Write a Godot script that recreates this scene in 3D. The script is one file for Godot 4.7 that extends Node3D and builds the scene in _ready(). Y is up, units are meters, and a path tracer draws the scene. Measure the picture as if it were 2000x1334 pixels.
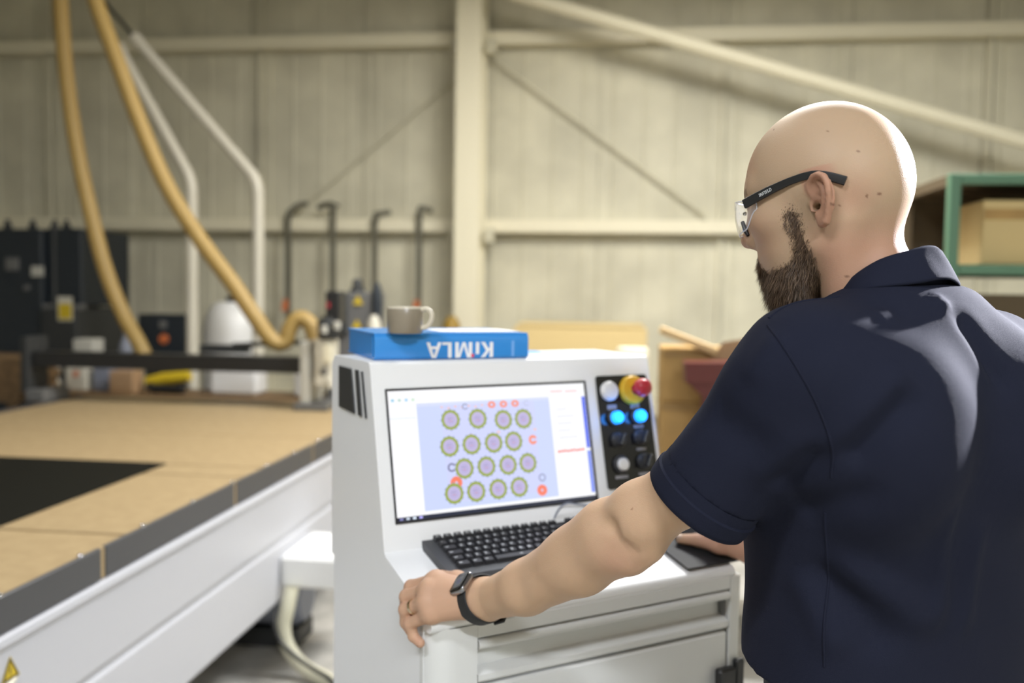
extends Node3D
# A man in a navy polo shirt works at the control console of a CNC router in a steel-clad workshop.

var M := {}          # materials by name
var used := {}       # names already taken at top level


class Geo:
	# Collects triangles with normals; quads are given counter-clockwise as seen from outside.
	var v := PackedVector3Array()
	var n := PackedVector3Array()
	var uv := PackedVector2Array()
	var c := PackedColorArray()
	var ix := PackedInt32Array()
	var has_col := false

	func quad(a: Vector3, b: Vector3, cc: Vector3, d: Vector3) -> void:
		var nn := (b - a).cross(cc - a)
		if nn.length_squared() < 1e-16:
			nn = (cc - a).cross(d - a)
		nn = nn.normalized()
		var k := v.size()
		v.append_array([a, b, cc, d])
		for i in 4:
			n.append(nn)
		uv.append_array([Vector2(0, 1), Vector2(1, 1), Vector2(1, 0), Vector2(0, 0)])
		ix.append_array([k, k + 2, k + 1, k, k + 3, k + 2])

	func tri(a: Vector3, b: Vector3, cc: Vector3) -> void:
		var nn := (b - a).cross(cc - a).normalized()
		var k := v.size()
		v.append_array([a, b, cc])
		for i in 3:
			n.append(nn)
		uv.append_array([Vector2(0, 1), Vector2(1, 1), Vector2(1, 0)])
		ix.append_array([k, k + 2, k + 1])

	# a box centred on t, edges chamfered by ch
	func box(t: Transform3D, s: Vector3, ch := 0.004) -> void:
		var h := s * 0.5
		var e := minf(ch, minf(h.x, minf(h.y, h.z)) * 0.45)
		var axes := [[0, 1, 2], [1, 2, 0], [2, 0, 1]]
		for ax in axes:
			for sg in [-1.0, 1.0]:
				var q: Array[Vector3] = []
				for k in [[-1, -1], [1, -1], [1, 1], [-1, 1]]:
					var p := Vector3.ZERO
					p[ax[0]] = h[ax[0]] * sg
					p[ax[1]] = (h[ax[1]] - e) * k[0]
					p[ax[2]] = (h[ax[2]] - e) * k[1]
					q.append(t * p)
				if sg > 0:
					quad(q[0], q[1], q[2], q[3])
				else:
					quad(q[3], q[2], q[1], q[0])
		if e <= 0.0:
			return
		for ax in axes:
			for s1 in [-1.0, 1.0]:
				for s2 in [-1.0, 1.0]:
					var a := Vector3.ZERO
					var b := Vector3.ZERO
					a[ax[1]] = h[ax[1]] * s1
					a[ax[2]] = (h[ax[2]] - e) * s2
					b[ax[1]] = (h[ax[1]] - e) * s1
					b[ax[2]] = h[ax[2]] * s2
					var a2 := a
					var b2 := b
					a[ax[0]] = -(h[ax[0]] - e)
					b[ax[0]] = -(h[ax[0]] - e)
					a2[ax[0]] = h[ax[0]] - e
					b2[ax[0]] = h[ax[0]] - e
					if s1 * s2 > 0:
						quad(t * b, t * b2, t * a2, t * a)
					else:
						quad(t * a, t * a2, t * b2, t * b)
		for sx in [-1.0, 1.0]:
			for sy in [-1.0, 1.0]:
				for sz in [-1.0, 1.0]:
					var p1 := Vector3(h.x * sx, (h.y - e) * sy, (h.z - e) * sz)
					var p2 := Vector3((h.x - e) * sx, h.y * sy, (h.z - e) * sz)
					var p3 := Vector3((h.x - e) * sx, (h.y - e) * sy, h.z * sz)
					if sx * sy * sz > 0:
						tri(t * p1, t * p2, t * p3)
					else:
						tri(t * p3, t * p2, t * p1)

	func bx(c0: Vector3, s: Vector3, ch := 0.004) -> void:
		box(Transform3D(Basis(), c0), s, ch)

	# a grid of rows of points with smooth normals; cu joins the last column to the first
	func grid(rows: Array, cu := false, flip := false, cr := false) -> void:
		var nr := rows.size()
		var nc: int = rows[0].size()
		var base := v.size()
		for i in nr:
			var row: PackedVector3Array = rows[i]
			for j in nc:
				var jl := (j - 1 + nc) % nc if cu else maxi(j - 1, 0)
				var jr := (j + 1) % nc if cu else mini(j + 1, nc - 1)
				var iu := (i + 1) % nr if cr else mini(i + 1, nr - 1)
				var id := (i - 1 + nr) % nr if cr else maxi(i - 1, 0)
				var du: Vector3 = row[jr] - row[jl]
				var dv: Vector3 = rows[iu][j] - rows[id][j]
				var nn := du.cross(dv)
				if nn.length_squared() < 1e-18:
					nn = Vector3.UP
				nn = nn.normalized()
				v.append(row[j])
				n.append(-nn if flip else nn)
				uv.append(Vector2(float(j) / maxi(nc - 1, 1), float(i) / maxi(nr - 1, 1)))
		for i in (nr if cr else nr - 1):
			for j in (nc if cu else nc - 1):
				var a := base + i * nc + j
				var b := base + i * nc + (j + 1) % nc
				var d := base + ((i + 1) % nr) * nc + j
				var e := base + ((i + 1) % nr) * nc + (j + 1) % nc
				if flip:
					ix.append_array([a, b, e, a, e, d])
				else:
					ix.append_array([a, e, b, a, d, e])

	# a round tube along points; r is a number or an array
	func tube(pts: Array, r: Variant, seg := 12, cap := true) -> void:
		var np := pts.size()
		var side := Vector3.ZERO
		var rows := []
		for i in np:
			var t: Vector3 = (pts[mini(i + 1, np - 1)] - pts[maxi(i - 1, 0)]).normalized()
			if side == Vector3.ZERO:
				side = t.cross(Vector3.UP if absf(t.y) < 0.9 else Vector3.RIGHT).normalized()
			side = (side - t * side.dot(t)).normalized()
			var up := t.cross(side)
			var rr: float = r[i] if r is Array or r is PackedFloat32Array else r
			var row := PackedVector3Array()
			for j in seg:
				var a := TAU * j / seg
				row.append(pts[i] + (side * cos(a) + up * sin(a)) * rr)
			rows.append(row)
		grid(rows, true)
		if cap:
			for e in [0, np - 1]:
				var row: PackedVector3Array = rows[e]
				for j in seg:
					if e == 0:
						tri(pts[e], row[(j + 1) % seg], row[j])
					else:
						tri(pts[e], row[j], row[(j + 1) % seg])

	# a body of revolution about t's y axis; the profile is (radius, height) from bottom to top on the outside
	func lathe(t: Transform3D, prof: Array, seg := 24) -> void:
		for i in prof.size() - 1:
			var p: Vector2 = prof[i]
			var q: Vector2 = prof[i + 1]
			if p.distance_to(q) < 1e-6:
				continue
			var nn := Vector2(q.y - p.y, p.x - q.x).normalized()
			var n0 := nn
			var n1 := nn
			if i > 0:
				var pp: Vector2 = prof[i - 1]
				var m := Vector2(p.y - pp.y, pp.x - p.x).normalized()
				if m.dot(nn) > 0.75:
					n0 = (m + nn).normalized()
			if i < prof.size() - 2:
				var qq: Vector2 = prof[i + 2]
				var m2 := Vector2(qq.y - q.y, q.x - qq.x).normalized()
				if m2.dot(nn) > 0.75:
					n1 = (m2 + nn).normalized()
			var k := v.size()
			for j in seg + 1:
				var a := TAU * j / seg
				var d := Vector3(cos(a), 0, -sin(a))
				v.append(t * (d * p.x + Vector3(0, p.y, 0)))
				n.append((t.basis * (d * n0.x + Vector3(0, n0.y, 0))).normalized())
				v.append(t * (d * q.x + Vector3(0, q.y, 0)))
				n.append((t.basis * (d * n1.x + Vector3(0, n1.y, 0))).normalized())
				uv.append(Vector2(float(j) / seg, 0))
				uv.append(Vector2(float(j) / seg, 1))
			for j in seg:
				var a0 := k + j * 2
				ix.append_array([a0, a0 + 3, a0 + 2, a0, a0 + 1, a0 + 3])

	# a polygon (x, y of t, counter-clockwise) pushed from z = 0 to z = depth
	func prism(t: Transform3D, poly: Array, depth: float, smooth := false) -> void:
		var pl := PackedVector2Array(poly)
		var area := 0.0
		for i in pl.size():
			area += pl[i].cross(pl[(i + 1) % pl.size()])
		if area < 0.0:
			pl.reverse()
		var m := pl.size()
		var idx := Geometry2D.triangulate_polygon(pl)
		var zero := 0.0
		var far := depth
		if depth < 0.0:
			zero = depth
			far = 0.0
		for i in range(0, idx.size(), 3):
			var a := pl[idx[i]]
			var b := pl[idx[i + 1]]
			var cc := pl[idx[i + 2]]
			if (b - a).cross(cc - a) < 0:
				var tmp := b
				b = cc
				cc = tmp
			tri(t * Vector3(a.x, a.y, far), t * Vector3(b.x, b.y, far), t * Vector3(cc.x, cc.y, far))
			tri(t * Vector3(cc.x, cc.y, zero), t * Vector3(b.x, b.y, zero), t * Vector3(a.x, a.y, zero))
		for i in m:
			var a := pl[i]
			var b := pl[(i + 1) % m]
			var k := v.size()
			quad(t * Vector3(a.x, a.y, zero), t * Vector3(b.x, b.y, zero), t * Vector3(b.x, b.y, far), t * Vector3(a.x, a.y, far))
			if smooth:
				var d0 := a - pl[(i - 1 + m) % m]
				var d1 := b - a
				var d2 := pl[(i + 2) % m] - b
				var na := d1
				var nb := d1
				if d0.normalized().dot(d1.normalized()) > 0.8:
					na = d0.normalized() + d1.normalized()
				if d2.normalized().dot(d1.normalized()) > 0.8:
					nb = d2.normalized() + d1.normalized()
				var A := (t.basis * Vector3(na.y, -na.x, 0)).normalized()
				var B := (t.basis * Vector3(nb.y, -nb.x, 0)).normalized()
				n[k] = A
				n[k + 1] = B
				n[k + 2] = B
				n[k + 3] = A

	func mesh() -> ArrayMesh:
		var a := []
		a.resize(Mesh.ARRAY_MAX)
		a[Mesh.ARRAY_VERTEX] = v
		a[Mesh.ARRAY_NORMAL] = n
		if uv.size() == v.size():
			a[Mesh.ARRAY_TEX_UV] = uv
		if has_col and c.size() == v.size():
			a[Mesh.ARRAY_COLOR] = c
		a[Mesh.ARRAY_INDEX] = ix
		var me := ArrayMesh.new()
		me.add_surface_from_arrays(Mesh.PRIMITIVE_TRIANGLES, a)
		return me


# ---------------------------------------------------------------- objects

func numbered(called: String) -> String:
	if not used.has(called):
		used[called] = 0
		return called
	used[called] += 1
	return "%s_%03d" % [called, used[called]]


func tag(o: Node3D, label: String, category := "", group := "", kind := "") -> void:
	if label:
		o.set_meta("label", label)
	if category:
		o.set_meta("category", category)
	if group:
		o.set_meta("group", group)
	if kind:
		o.set_meta("kind", kind)


func thing(called: String, label: String, category: String, at := Vector3.ZERO, turn := 0.0, group := "") -> Node3D:
	var o := Node3D.new()
	o.name = numbered(called)
	add_child(o)
	o.position = at
	o.rotation.y = turn
	tag(o, label, category, group)
	return o


func root_of(o: Node) -> Node3D:
	var r: Node = o
	while r.get_parent() != self:
		r = r.get_parent()
	return r


# commits a Geo as one mesh under parent; geometry given in world coordinates unless own is true
func part(called: String, g: Geo, m: Material, parent: Node, own := false, label := "") -> MeshInstance3D:
	var o := MeshInstance3D.new()
	if not own:
		var inv := root_of(parent).transform.affine_inverse()
		for i in g.v.size():
			g.v[i] = inv * g.v[i]
			g.n[i] = inv.basis * g.n[i]
	o.mesh = g.mesh()
	o.material_override = m
	o.name = called
	parent.add_child(o, true)
	if label:
		o.set_meta("label", label)
	return o


func whole(called: String, g: Geo, m: Material, label: String, category: String, at := Vector3.ZERO, group := "") -> MeshInstance3D:
	var o := MeshInstance3D.new()
	for i in g.v.size():
		g.v[i] -= at
	o.mesh = g.mesh()
	o.material_override = m
	o.name = numbered(called)
	add_child(o)
	o.position = at
	tag(o, label, category, group)
	return o


func struct(called: String, g: Geo, m: Material, label := "") -> MeshInstance3D:
	var o := MeshInstance3D.new()
	o.mesh = g.mesh()
	o.material_override = m
	o.name = numbered(called)
	add_child(o)
	o.set_meta("kind", "structure")
	if label:
		o.set_meta("label", label)
	return o


func text_part(called: String, txt: String, size: float, depth: float, t: Transform3D, m: Material, parent: Node, bold := true) -> MeshInstance3D:
	var f := SystemFont.new()
	f.font_names = PackedStringArray(["Droid Sans"])
	f.font_weight = 700 if bold else 400
	var tm := TextMesh.new()
	tm.text = txt
	tm.font = f
	tm.font_size = 32
	tm.pixel_size = size / 23.0
	tm.depth = depth
	var o := MeshInstance3D.new()
	o.mesh = tm
	o.material_override = m
	o.name = called
	parent.add_child(o, true)
	o.transform = t
	return o


# ---------------------------------------------------------------- materials

func lin(r: float, g: float, b: float) -> Color:
	return Color(r, g, b).linear_to_srgb()


func mat(called: String, col: Color, rough := 0.5, metal := 0.0) -> StandardMaterial3D:
	var m := StandardMaterial3D.new()
	m.resource_name = called
	m.albedo_color = col
	m.roughness = rough
	m.metallic = metal
	M[called] = m
	return m


func noise_tex(sd: int, freq: float, lo: Color, hi: Color, size := 256, octaves := 4, kind := FastNoiseLite.TYPE_SIMPLEX_SMOOTH) -> NoiseTexture2D:
	var f := FastNoiseLite.new()
	f.seed = sd
	f.frequency = freq
	f.noise_type = kind
	f.fractal_octaves = octaves
	var t := NoiseTexture2D.new()
	t.width = size
	t.height = size
	t.seamless = true
	t.noise = f
	var g := Gradient.new()
	g.set_color(0, lo)
	g.set_color(1, hi)
	t.color_ramp = g
	return t


func tri_tex(m: StandardMaterial3D, tex: Texture2D, per_metre: float) -> void:
	m.albedo_texture = tex
	m.uv1_triplanar = true
	m.uv1_world_triplanar = true
	m.uv1_scale = Vector3.ONE * per_metre


func relief(m: StandardMaterial3D, tex: Texture2D, cm: float) -> void:
	m.heightmap_enabled = true
	m.heightmap_texture = tex
	m.heightmap_scale = cm


func make_materials() -> void:
	var g1 := Color(0.86, 0.86, 0.86)
	var mottled := noise_tex(3, 0.012, g1, Color.WHITE, 256)
	var fine := noise_tex(5, 0.09, Color(0.3, 0.3, 0.3), Color(0.7, 0.7, 0.7), 256, 3)
	var m: StandardMaterial3D
	m = mat("white_paint", lin(0.82, 0.825, 0.83), 0.38)
	m = mat("grey_white_paint", lin(0.68, 0.685, 0.67), 0.42)
	m = mat("machine_white", lin(0.53, 0.54, 0.59), 0.33)
	m = mat("cladding", lin(0.72, 0.685, 0.535), 0.6)
	tri_tex(m, mottled, 0.35)
	m = mat("steel_cream", lin(0.78, 0.73, 0.56), 0.5)
	m = mat("concrete", lin(0.52, 0.50, 0.46), 0.6)
	tri_tex(m, noise_tex(9, 0.02, Color(0.8, 0.8, 0.8), Color.WHITE, 512, 5), 0.5)
	m = mat("ceiling_paint", lin(0.28, 0.26, 0.22), 0.8)
	m = mat("mdf", lin(0.41, 0.305, 0.167), 0.55)
	tri_tex(m, noise_tex(11, 0.03, Color(0.93, 0.92, 0.91), Color.WHITE, 512, 5), 0.9)
	m = mat("mdf_cut", lin(0.44, 0.31, 0.16), 0.75)
	m = mat("black_sheet", lin(0.010, 0.010, 0.008), 0.6)
	m.metallic_specular = 0.2
	m = mat("dark_alu", lin(0.085, 0.087, 0.095), 0.42, 0.25)
	m = mat("chrome", lin(0.75, 0.75, 0.76), 0.2, 1.0)
	m = mat("black_plastic", lin(0.018, 0.018, 0.019), 0.38)
	m = mat("black_gloss", lin(0.008, 0.008, 0.009), 0.12)
	m = mat("dark_grey_plastic", lin(0.045, 0.046, 0.05), 0.45)
	m = mat("key_plastic", lin(0.022, 0.022, 0.025), 0.38)
	m = mat("legend_white", lin(0.75, 0.77, 0.78), 0.5)
	m = mat("rubber", lin(0.014, 0.014, 0.015), 0.7)
	m = mat("hose_tan", lin(0.38, 0.255, 0.08), 0.5)
	m = mat("hose_cream", lin(0.62, 0.60, 0.47), 0.5)
	m = mat("pipe_white", lin(0.62, 0.59, 0.50), 0.4)
	m = mat("navy_machine", lin(0.016, 0.022, 0.030), 0.5)
	m = mat("charcoal_machine", lin(0.03, 0.032, 0.034), 0.5)
	m = mat("clamp_steel", lin(0.12, 0.115, 0.085), 0.5)
	m = mat("grey_machine", lin(0.14, 0.14, 0.14), 0.45)
	m = mat("light_grey_metal", lin(0.50, 0.49, 0.44), 0.4)
	m = mat("ochre", lin(0.33, 0.20, 0.02), 0.5)
	m = mat("yellow", lin(0.62, 0.45, 0.02), 0.5)
	m = mat("orange_plastic", lin(0.60, 0.16, 0.05), 0.5)
	m = mat("plank", lin(0.26, 0.16, 0.075), 0.7)
	tri_tex(m, noise_tex(14, 0.05, Color(0.7, 0.7, 0.7), Color.WHITE, 256, 4), 1.3)
	m = mat("pine", lin(0.62, 0.44, 0.22), 0.65)
	m = mat("plywood", lin(0.62, 0.47, 0.22), 0.65)
	m = mat("cardboard", lin(0.47, 0.29, 0.10), 0.75)
	tri_tex(m, noise_tex(15, 0.02, Color(0.9, 0.9, 0.9), Color.WHITE, 256, 3), 1.0)
	m = mat("cardboard_brown", lin(0.38, 0.24, 0.13), 0.75)
	m = mat("packing_tape", lin(0.30, 0.18, 0.06), 0.4)
	m = mat("maroon", lin(0.11, 0.018, 0.014), 0.4)
	m = mat("rack_green", lin(0.10, 0.21, 0.13), 0.45)
	m = mat("shelf_dark", lin(0.10, 0.07, 0.035), 0.75)
	m = mat("binder_blue", lin(0.045, 0.28, 0.72), 0.24)
	m = mat("binder_inner", lin(0.02, 0.02, 0.03), 0.6)
	m = mat("paper", lin(0.80, 0.80, 0.80), 0.6)
	m = mat("logo_white", lin(0.88, 0.88, 0.90), 0.5)
	m = mat("logo_pink", lin(0.75, 0.08, 0.16), 0.5)
	m = mat("blue_line", lin(0.18, 0.42, 0.85), 0.5)
	m = mat("mug_clay", lin(0.27, 0.23, 0.17), 0.3)
	m = mat("mug_inside", lin(0.66, 0.60, 0.48), 0.25)
	m = mat("stop_red", lin(0.50, 0.03, 0.05), 0.28)
	m = mat("stop_yellow", lin(0.75, 0.46, 0.03), 0.4)
	m = mat("button_white", lin(0.80, 0.80, 0.80), 0.3)
	m = mat("label_plate", lin(0.30, 0.30, 0.34), 0.4)
	m = mat("blue_lamp", lin(0.05, 0.35, 0.9), 0.2)
	m.emission_enabled = true
	m.emission = Color(0.10, 0.55, 1.0)
	m.emission_energy_multiplier = 2.2
	m = mat("cable_black", lin(0.015, 0.015, 0.015), 0.5)
	m = mat("leg_blue_grey", lin(0.22, 0.24, 0.30), 0.5)
	m = mat("window_glass", Color(0.9, 0.95, 1.0, 0.05), 0.02)
	m.transparency = BaseMaterial3D.TRANSPARENCY_ALPHA
	m = mat("lens_clear", Color(0.93, 0.95, 1.0, 0.10), 0.04)
	m.transparency = BaseMaterial3D.TRANSPARENCY_ALPHA
	m = mat("lens_edge", Color(0.85, 0.87, 0.92, 0.45), 0.2)
	m.transparency = BaseMaterial3D.TRANSPARENCY_ALPHA
	m = mat("lamp_glow", Color.WHITE, 0.5)
	m.emission_enabled = true
	m.emission = Color(1.0, 0.94, 0.82)
	m.emission_energy_multiplier = 2.0
	m = mat("gold", lin(0.72, 0.60, 0.42), 0.25, 1.0)
	m = mat("watch_case", lin(0.35, 0.35, 0.37), 0.22, 1.0)
	# people
	m = mat("skin", Color.WHITE, 0.5)
	m.vertex_color_use_as_albedo = true
	m.metallic_specular = 0.36
	m.subsurf_scatter_enabled = true
	m.subsurf_scatter_strength = 0.06
	m.uv1_triplanar = true
	m.uv1_scale = Vector3.ONE * 9.0
	relief(m, noise_tex(21, 0.11, Color(0.35, 0.35, 0.35), Color(0.65, 0.65, 0.65), 512, 3), 0.05)
	m = mat("nail", lin(0.62, 0.45, 0.34), 0.35)
	m = mat("hair", Color.WHITE, 0.55)
	m.vertex_color_use_as_albedo = true
	m = mat("shirt_navy", lin(0.0140, 0.0160, 0.029), 0.85)
	m.metallic_specular = 0.18
	m.rim_enabled = true
	m.rim = 0.14
	m.rim_tint = 0.7
	m.uv1_triplanar = true
	m.uv1_scale = Vector3.ONE * 14.0
	relief(m, noise_tex(22, 0.16, Color(0.2, 0.2, 0.2), Color(0.8, 0.8, 0.8), 512, 2), 0.06)
	m = mat("trouser_navy", lin(0.008, 0.010, 0.018), 0.85)
	m = mat("shoe_black", lin(0.015, 0.014, 0.013), 0.4)
	m = mat("eye_white", lin(0.7, 0.68, 0.64), 0.15)
	m = mat("iris", lin(0.08, 0.10, 0.12), 0.15)
	# flat white and screens are made with the console


# ---------------------------------------------------------------- light and camera

func setup() -> void:
	var cam := Camera3D.new()
	cam.name = "camera"
	cam.fov = 41.728
	cam.near = 0.05
	cam.far = 100.0
	add_child(cam)
	cam.transform = Transform3D(Basis(Vector3(0.992656, 0.014813, -0.120062), Vector3(-0.021241, 0.998398, -0.052437), Vector3(0.119093, 0.054602, 0.991381)), Vector3(0, 1.55, 0))
	var at := CameraAttributesPhysical.new()
	at.frustum_focal_length = 31.48
	at.frustum_focus_distance = 1.10
	at.exposure_aperture = 2.6
	cam.attributes = at
	cam.current = true
	var we := WorldEnvironment.new()
	we.name = "world"
	var e := Environment.new()
	e.background_mode = Environment.BG_SKY
	var sky := Sky.new()
	var sm := PhysicalSkyMaterial.new()
	sm.energy_multiplier = 0.6
	sky.sky_material = sm
	e.sky = sky
	e.tonemap_mode = Environment.TONE_MAPPER_LINEAR
	e.tonemap_exposure = 1.0
	e.sdfgi_enabled = true
	e.ssao_enabled = true
	e.ssil_enabled = true
	we.environment = e
	add_child(we)
	# the sun comes in through the window in the right wall
	var sun := DirectionalLight3D.new()
	sun.name = "sun"
	sun.light_color = Color(0.96, 0.96, 1.0)
	sun.light_energy = 9.0
	sun.light_angular_distance = 2.5
	sun.shadow_enabled = true
	add_child(sun)
	var toward := Vector3(0.757, 0.31, -0.575).normalized()
	sun.look_at_from_position(toward * 20.0, Vector3.ZERO, Vector3.UP)
	for q in LAMPS:
		high_bay(q[0], q[1], q[2], q[3])


# [place, energy, length along x, colour]
const LAMPS := [
	[Vector3(-1.5, 4.3, 1.0), 11.0, 1.5, Color(0.95, 0.97, 1.0)],
	[Vector3(1.5, 4.2, 2.8), 27.0, 1.5, Color(0.95, 0.97, 1.0)],
	[Vector3(0.8, 4.1, -4.0), 20.0, 1.5, Color(0.98, 0.99, 1.0)],
	[Vector3(-1.3, 4.4, -3.3), 5.0, 1.5, Color(1.0, 0.97, 0.92)],
	[Vector3(0.2, 4.3, -5.0), 10.0, 1.5, Color(1.0, 0.97, 0.91)],
]


func high_bay(at: Vector3, energy: float, length: float, col: Color) -> void:
	var t := thing("high_bay_lamp", "", "lamp", at)
	var where := "in front of the console, left" if at.z > -1.0 and at.x < 0.0 else "behind the operator" if at.z > 0 else "nearest the back wall" if at.z < -4.5 else "over the router table" if at.x < 0 else "over the workbench"
	tag(t, "long white high bay lamp hanging " + where, "lamp")
	var g := Geo.new()
	g.bx(Vector3(0, 0.05, 0), Vector3(length + 0.06, 0.08, 0.36), 0.01)
	part("housing", g, M.white_paint, t, true)
	g = Geo.new()
	g.bx(Vector3(0, 0.004, 0), Vector3(length, 0.012, 0.30), 0.002)
	part("diffuser", g, M.lamp_glow, t, true)
	for s in [-1.0, 1.0]:
		g = Geo.new()
		g.tube([Vector3(s * length * 0.4, 0.09, 0), Vector3(s * length * 0.4, 6.498 - at.y, 0)], 0.004, 6)
		part("suspension_wire", g, M.chrome, t, true)
	var l := AreaLight3D.new()
	l.name = "lamp_light"
	l.area_size = Vector2(length, 0.3)
	l.light_energy = energy
	l.light_color = col
	l.area_range = 30.0
	l.shadow_enabled = true
	t.add_child(l)
	l.position = Vector3(0, -0.02, 0)
	l.rotation_degrees = Vector3(-90, 0, 0)


# ---------------------------------------------------------------- the building

func build_room() -> void:
	var g := Geo.new()
	g.bx(Vector3(-2.2, -0.1, -1.6), Vector3(15.2, 0.2, 13.6), 0.0)
	struct("floor", g, M.concrete, "pale grey smooth concrete workshop floor")
	g = Geo.new()
	g.bx(Vector3(-2.2, 6.6, -1.6), Vector3(15.2, 0.2, 13.6), 0.0)
	struct("ceiling", g, M.ceiling_paint)
	g = Geo.new()
	g.bx(Vector3(-9.1, 3.25, -1.6), Vector3(0.2, 6.5, 13.2), 0.0)
	struct("wall_left", g, M.cladding)
	g = Geo.new()
	g.bx(Vector3(-2.2, 3.25, 5.1), Vector3(13.6, 6.5, 0.2), 0.0)
	struct("wall_front", g, M.cladding)
	# right wall round its high window
	var x := 4.6
	var z0: float = WIN[0]
	var z1: float = WIN[1]
	var y0: float = WIN[2]
	var y1: float = WIN[3]
	g = Geo.new()
	g.bx(Vector3(x, y0 * 0.5, -1.6), Vector3(0.2, y0, 13.2), 0.0)
	g.bx(Vector3(x, (y1 + 6.5) * 0.5, -1.6), Vector3(0.2, 6.5 - y1, 13.2), 0.0)
	g.bx(Vector3(x, (y0 + y1) * 0.5, (z0 - 8.2) * 0.5), Vector3(0.2, y1 - y0, z0 + 8.2), 0.0)
	g.bx(Vector3(x, (y0 + y1) * 0.5, (z1 + 5.0) * 0.5), Vector3(0.2, y1 - y0, 5.0 - z1), 0.0)
	struct("wall_right", g, M.cladding)
	g = Geo.new()
	for k in [[(y0 + 0.02), z1 - z0, 0.04], [(y1 - 0.02), z1 - z0, 0.04]]:
		g.bx(Vector3(x, k[0], (z0 + z1) * 0.5), Vector3(0.1, k[2], k[1]), 0.004)
	for zz in [z0 + 0.02, z1 - 0.02]:
		g.bx(Vector3(x, (y0 + y1) * 0.5, zz), Vector3(0.1, y1 - y0, 0.04), 0.004)
	var w := struct("window_1", g, M.white_paint)
	g = Geo.new()
	g.quad(Vector3(x, y0, z0), Vector3(x, y0, z1), Vector3(x, y1, z1), Vector3(x, y1, z0))
	part("pane", g, M.window_glass, w)
	# back wall: solid backing and ribbed cladding sheets
	g = Geo.new()
	g.bx(Vector3(-2.2, 3.25, -8.12), Vector3(13.6, 6.5, 0.2), 0.0)
	var back := struct("wall_back", g, M.cladding, "cream ribbed steel cladding along the back of the workshop")
	var sheet := 1.063
	var xx := 0.846 - sheet * 8.0
	while xx < 4.4:
		g = Geo.new()
		var prof := [Vector2(0.004, 0.0)]
		for k in 4:
			var u := sheet * (k + 0.5) / 4.0
			prof.append_array([Vector2(u - 0.022, 0.0), Vector2(u - 0.010, 0.007), Vector2(u + 0.010, 0.007), Vector2(u + 0.022, 0.0)])
		prof.append_array([Vector2(sheet - 0.004, 0.0), Vector2(sheet - 0.004, -0.02), Vector2(0.004, -0.02)])
		# profile lies in (x, z); push it up along y
		g.prism(Transform3D(Basis(Vector3(1, 0, 0), Vector3(0, 0, 1), Vector3(0, -1, 0)), Vector3(xx, 6.5, -8.0)), prof, 6.5)
		part("cladding_sheet", g, M.cladding, back)
		xx += sheet
	for sx in [-3.306 - 2.08 * 1.0, -3.306, 0.846, 3.011]:
		g = Geo.new()
		g.bx(Vector3(sx, 3.25, -7.975), Vector3(0.045, 6.5, 0.05), 0.006)
		g.bx(Vector3(sx + 0.07, 3.25, -7.988), Vector3(0.06, 6.5, 0.02), 0.004)
		part("joint_strip", g, M.cladding, back)
	# horizontal steel rails
	var rail := 0
	for k in [[3.76, 0.11], [2.135, 0.11], [0.55, 0.11], [5.4, 0.11]]:
		rail += 1
		g = Geo.new()
		var yy: float = k[0]
		g.prism(Transform3D(Basis(Vector3(0, 0, 1), Vector3(0, 1, 0), Vector3(-1, 0, 0)), Vector3(4.5, yy, -7.985)), [Vector2(0, 0.055), Vector2(0, -0.055), Vector2(0.02, -0.055), Vector2(0.02, 0.03), Vector2(0.12, 0.03), Vector2(0.12, -0.055), Vector2(0.14, -0.055), Vector2(0.14, 0.055)], 13.4)
		struct("trim_%d" % rail, g, M.steel_cream)
	# column
	var col := thing("steel_column", "cream steel column standing against the cladded back wall", "column", Vector3(-1.30, 0, -7.66))
	g = Geo.new()
	g.bx(Vector3(0, 3.25, 0.16), Vector3(0.215, 6.5, 0.018), 0.002)
	part("front_flange", g, M.steel_cream, col, true)
	g = Geo.new()
	g.bx(Vector3(0, 3.25, 0.0), Vector3(0.014, 6.5, 0.30), 0.001)
	part("web", g, M.steel_cream, col, true)
	g = Geo.new()
	g.bx(Vector3(0, 3.25, -0.16), Vector3(0.215, 6.5, 0.018), 0.002)
	part("back_flange", g, M.steel_cream, col, true)
	g = Geo.new()
	g.bx(Vector3(0, 0.012, 0), Vector3(0.36, 0.024, 0.42), 0.003)
	part("base_plate", g, M.steel_cream, col, true)
	for yy in [3.66, 2.04]:
		for s in [-1.0, 1.0]:
			g = Geo.new()
			g.bx(Vector3(s * 0.15, yy, -0.12), Vector3(0.09, 0.12, 0.10), 0.004)
			part("rail_bracket", g, M.cladding, col, true)
	# big diagonal tube and the slim bracing rods
	var a := Vector3(-0.7216, 3.933, -7.41)
	var b := Vector3(3.0656, 2.7773, -7.41)
	g = Geo.new()
	var d := (b - a).normalized()
	g.tube([a - d * 0.42, b + d * 1.15], 0.058, 20)
	whole("brace_tube", g, M.steel_cream, "thick cream diagonal tube rising to the column across the back wall", "brace", Vector3(1.3, 3.4, -7.41))
	g = Geo.new()
	g.tube([Vector3(-1.4233, 3.4961, -7.94), Vector3(-3.0467, 2.1898, -7.94)], 0.012, 8)
	whole("bracing_rod", g, M.cladding, "slim diagonal rod on the wall left of the column", "brace", Vector3(-2.2, 2.9, -7.9))
	g = Geo.new()
	g.tube([Vector3(-1.2083, 3.6327, -7.93), Vector3(0.7012, 2.2515, -7.93)], 0.012, 8)
	whole("bracing_rod", g, M.cladding, "slim diagonal rod on the wall right of the column", "brace", Vector3(-0.2, 2.9, -7.9))


const WIN := [-4.8, -3.5, 3.03, 4.2]   # z from, z to, y from, y to


# ---------------------------------------------------------------- the router table

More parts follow.
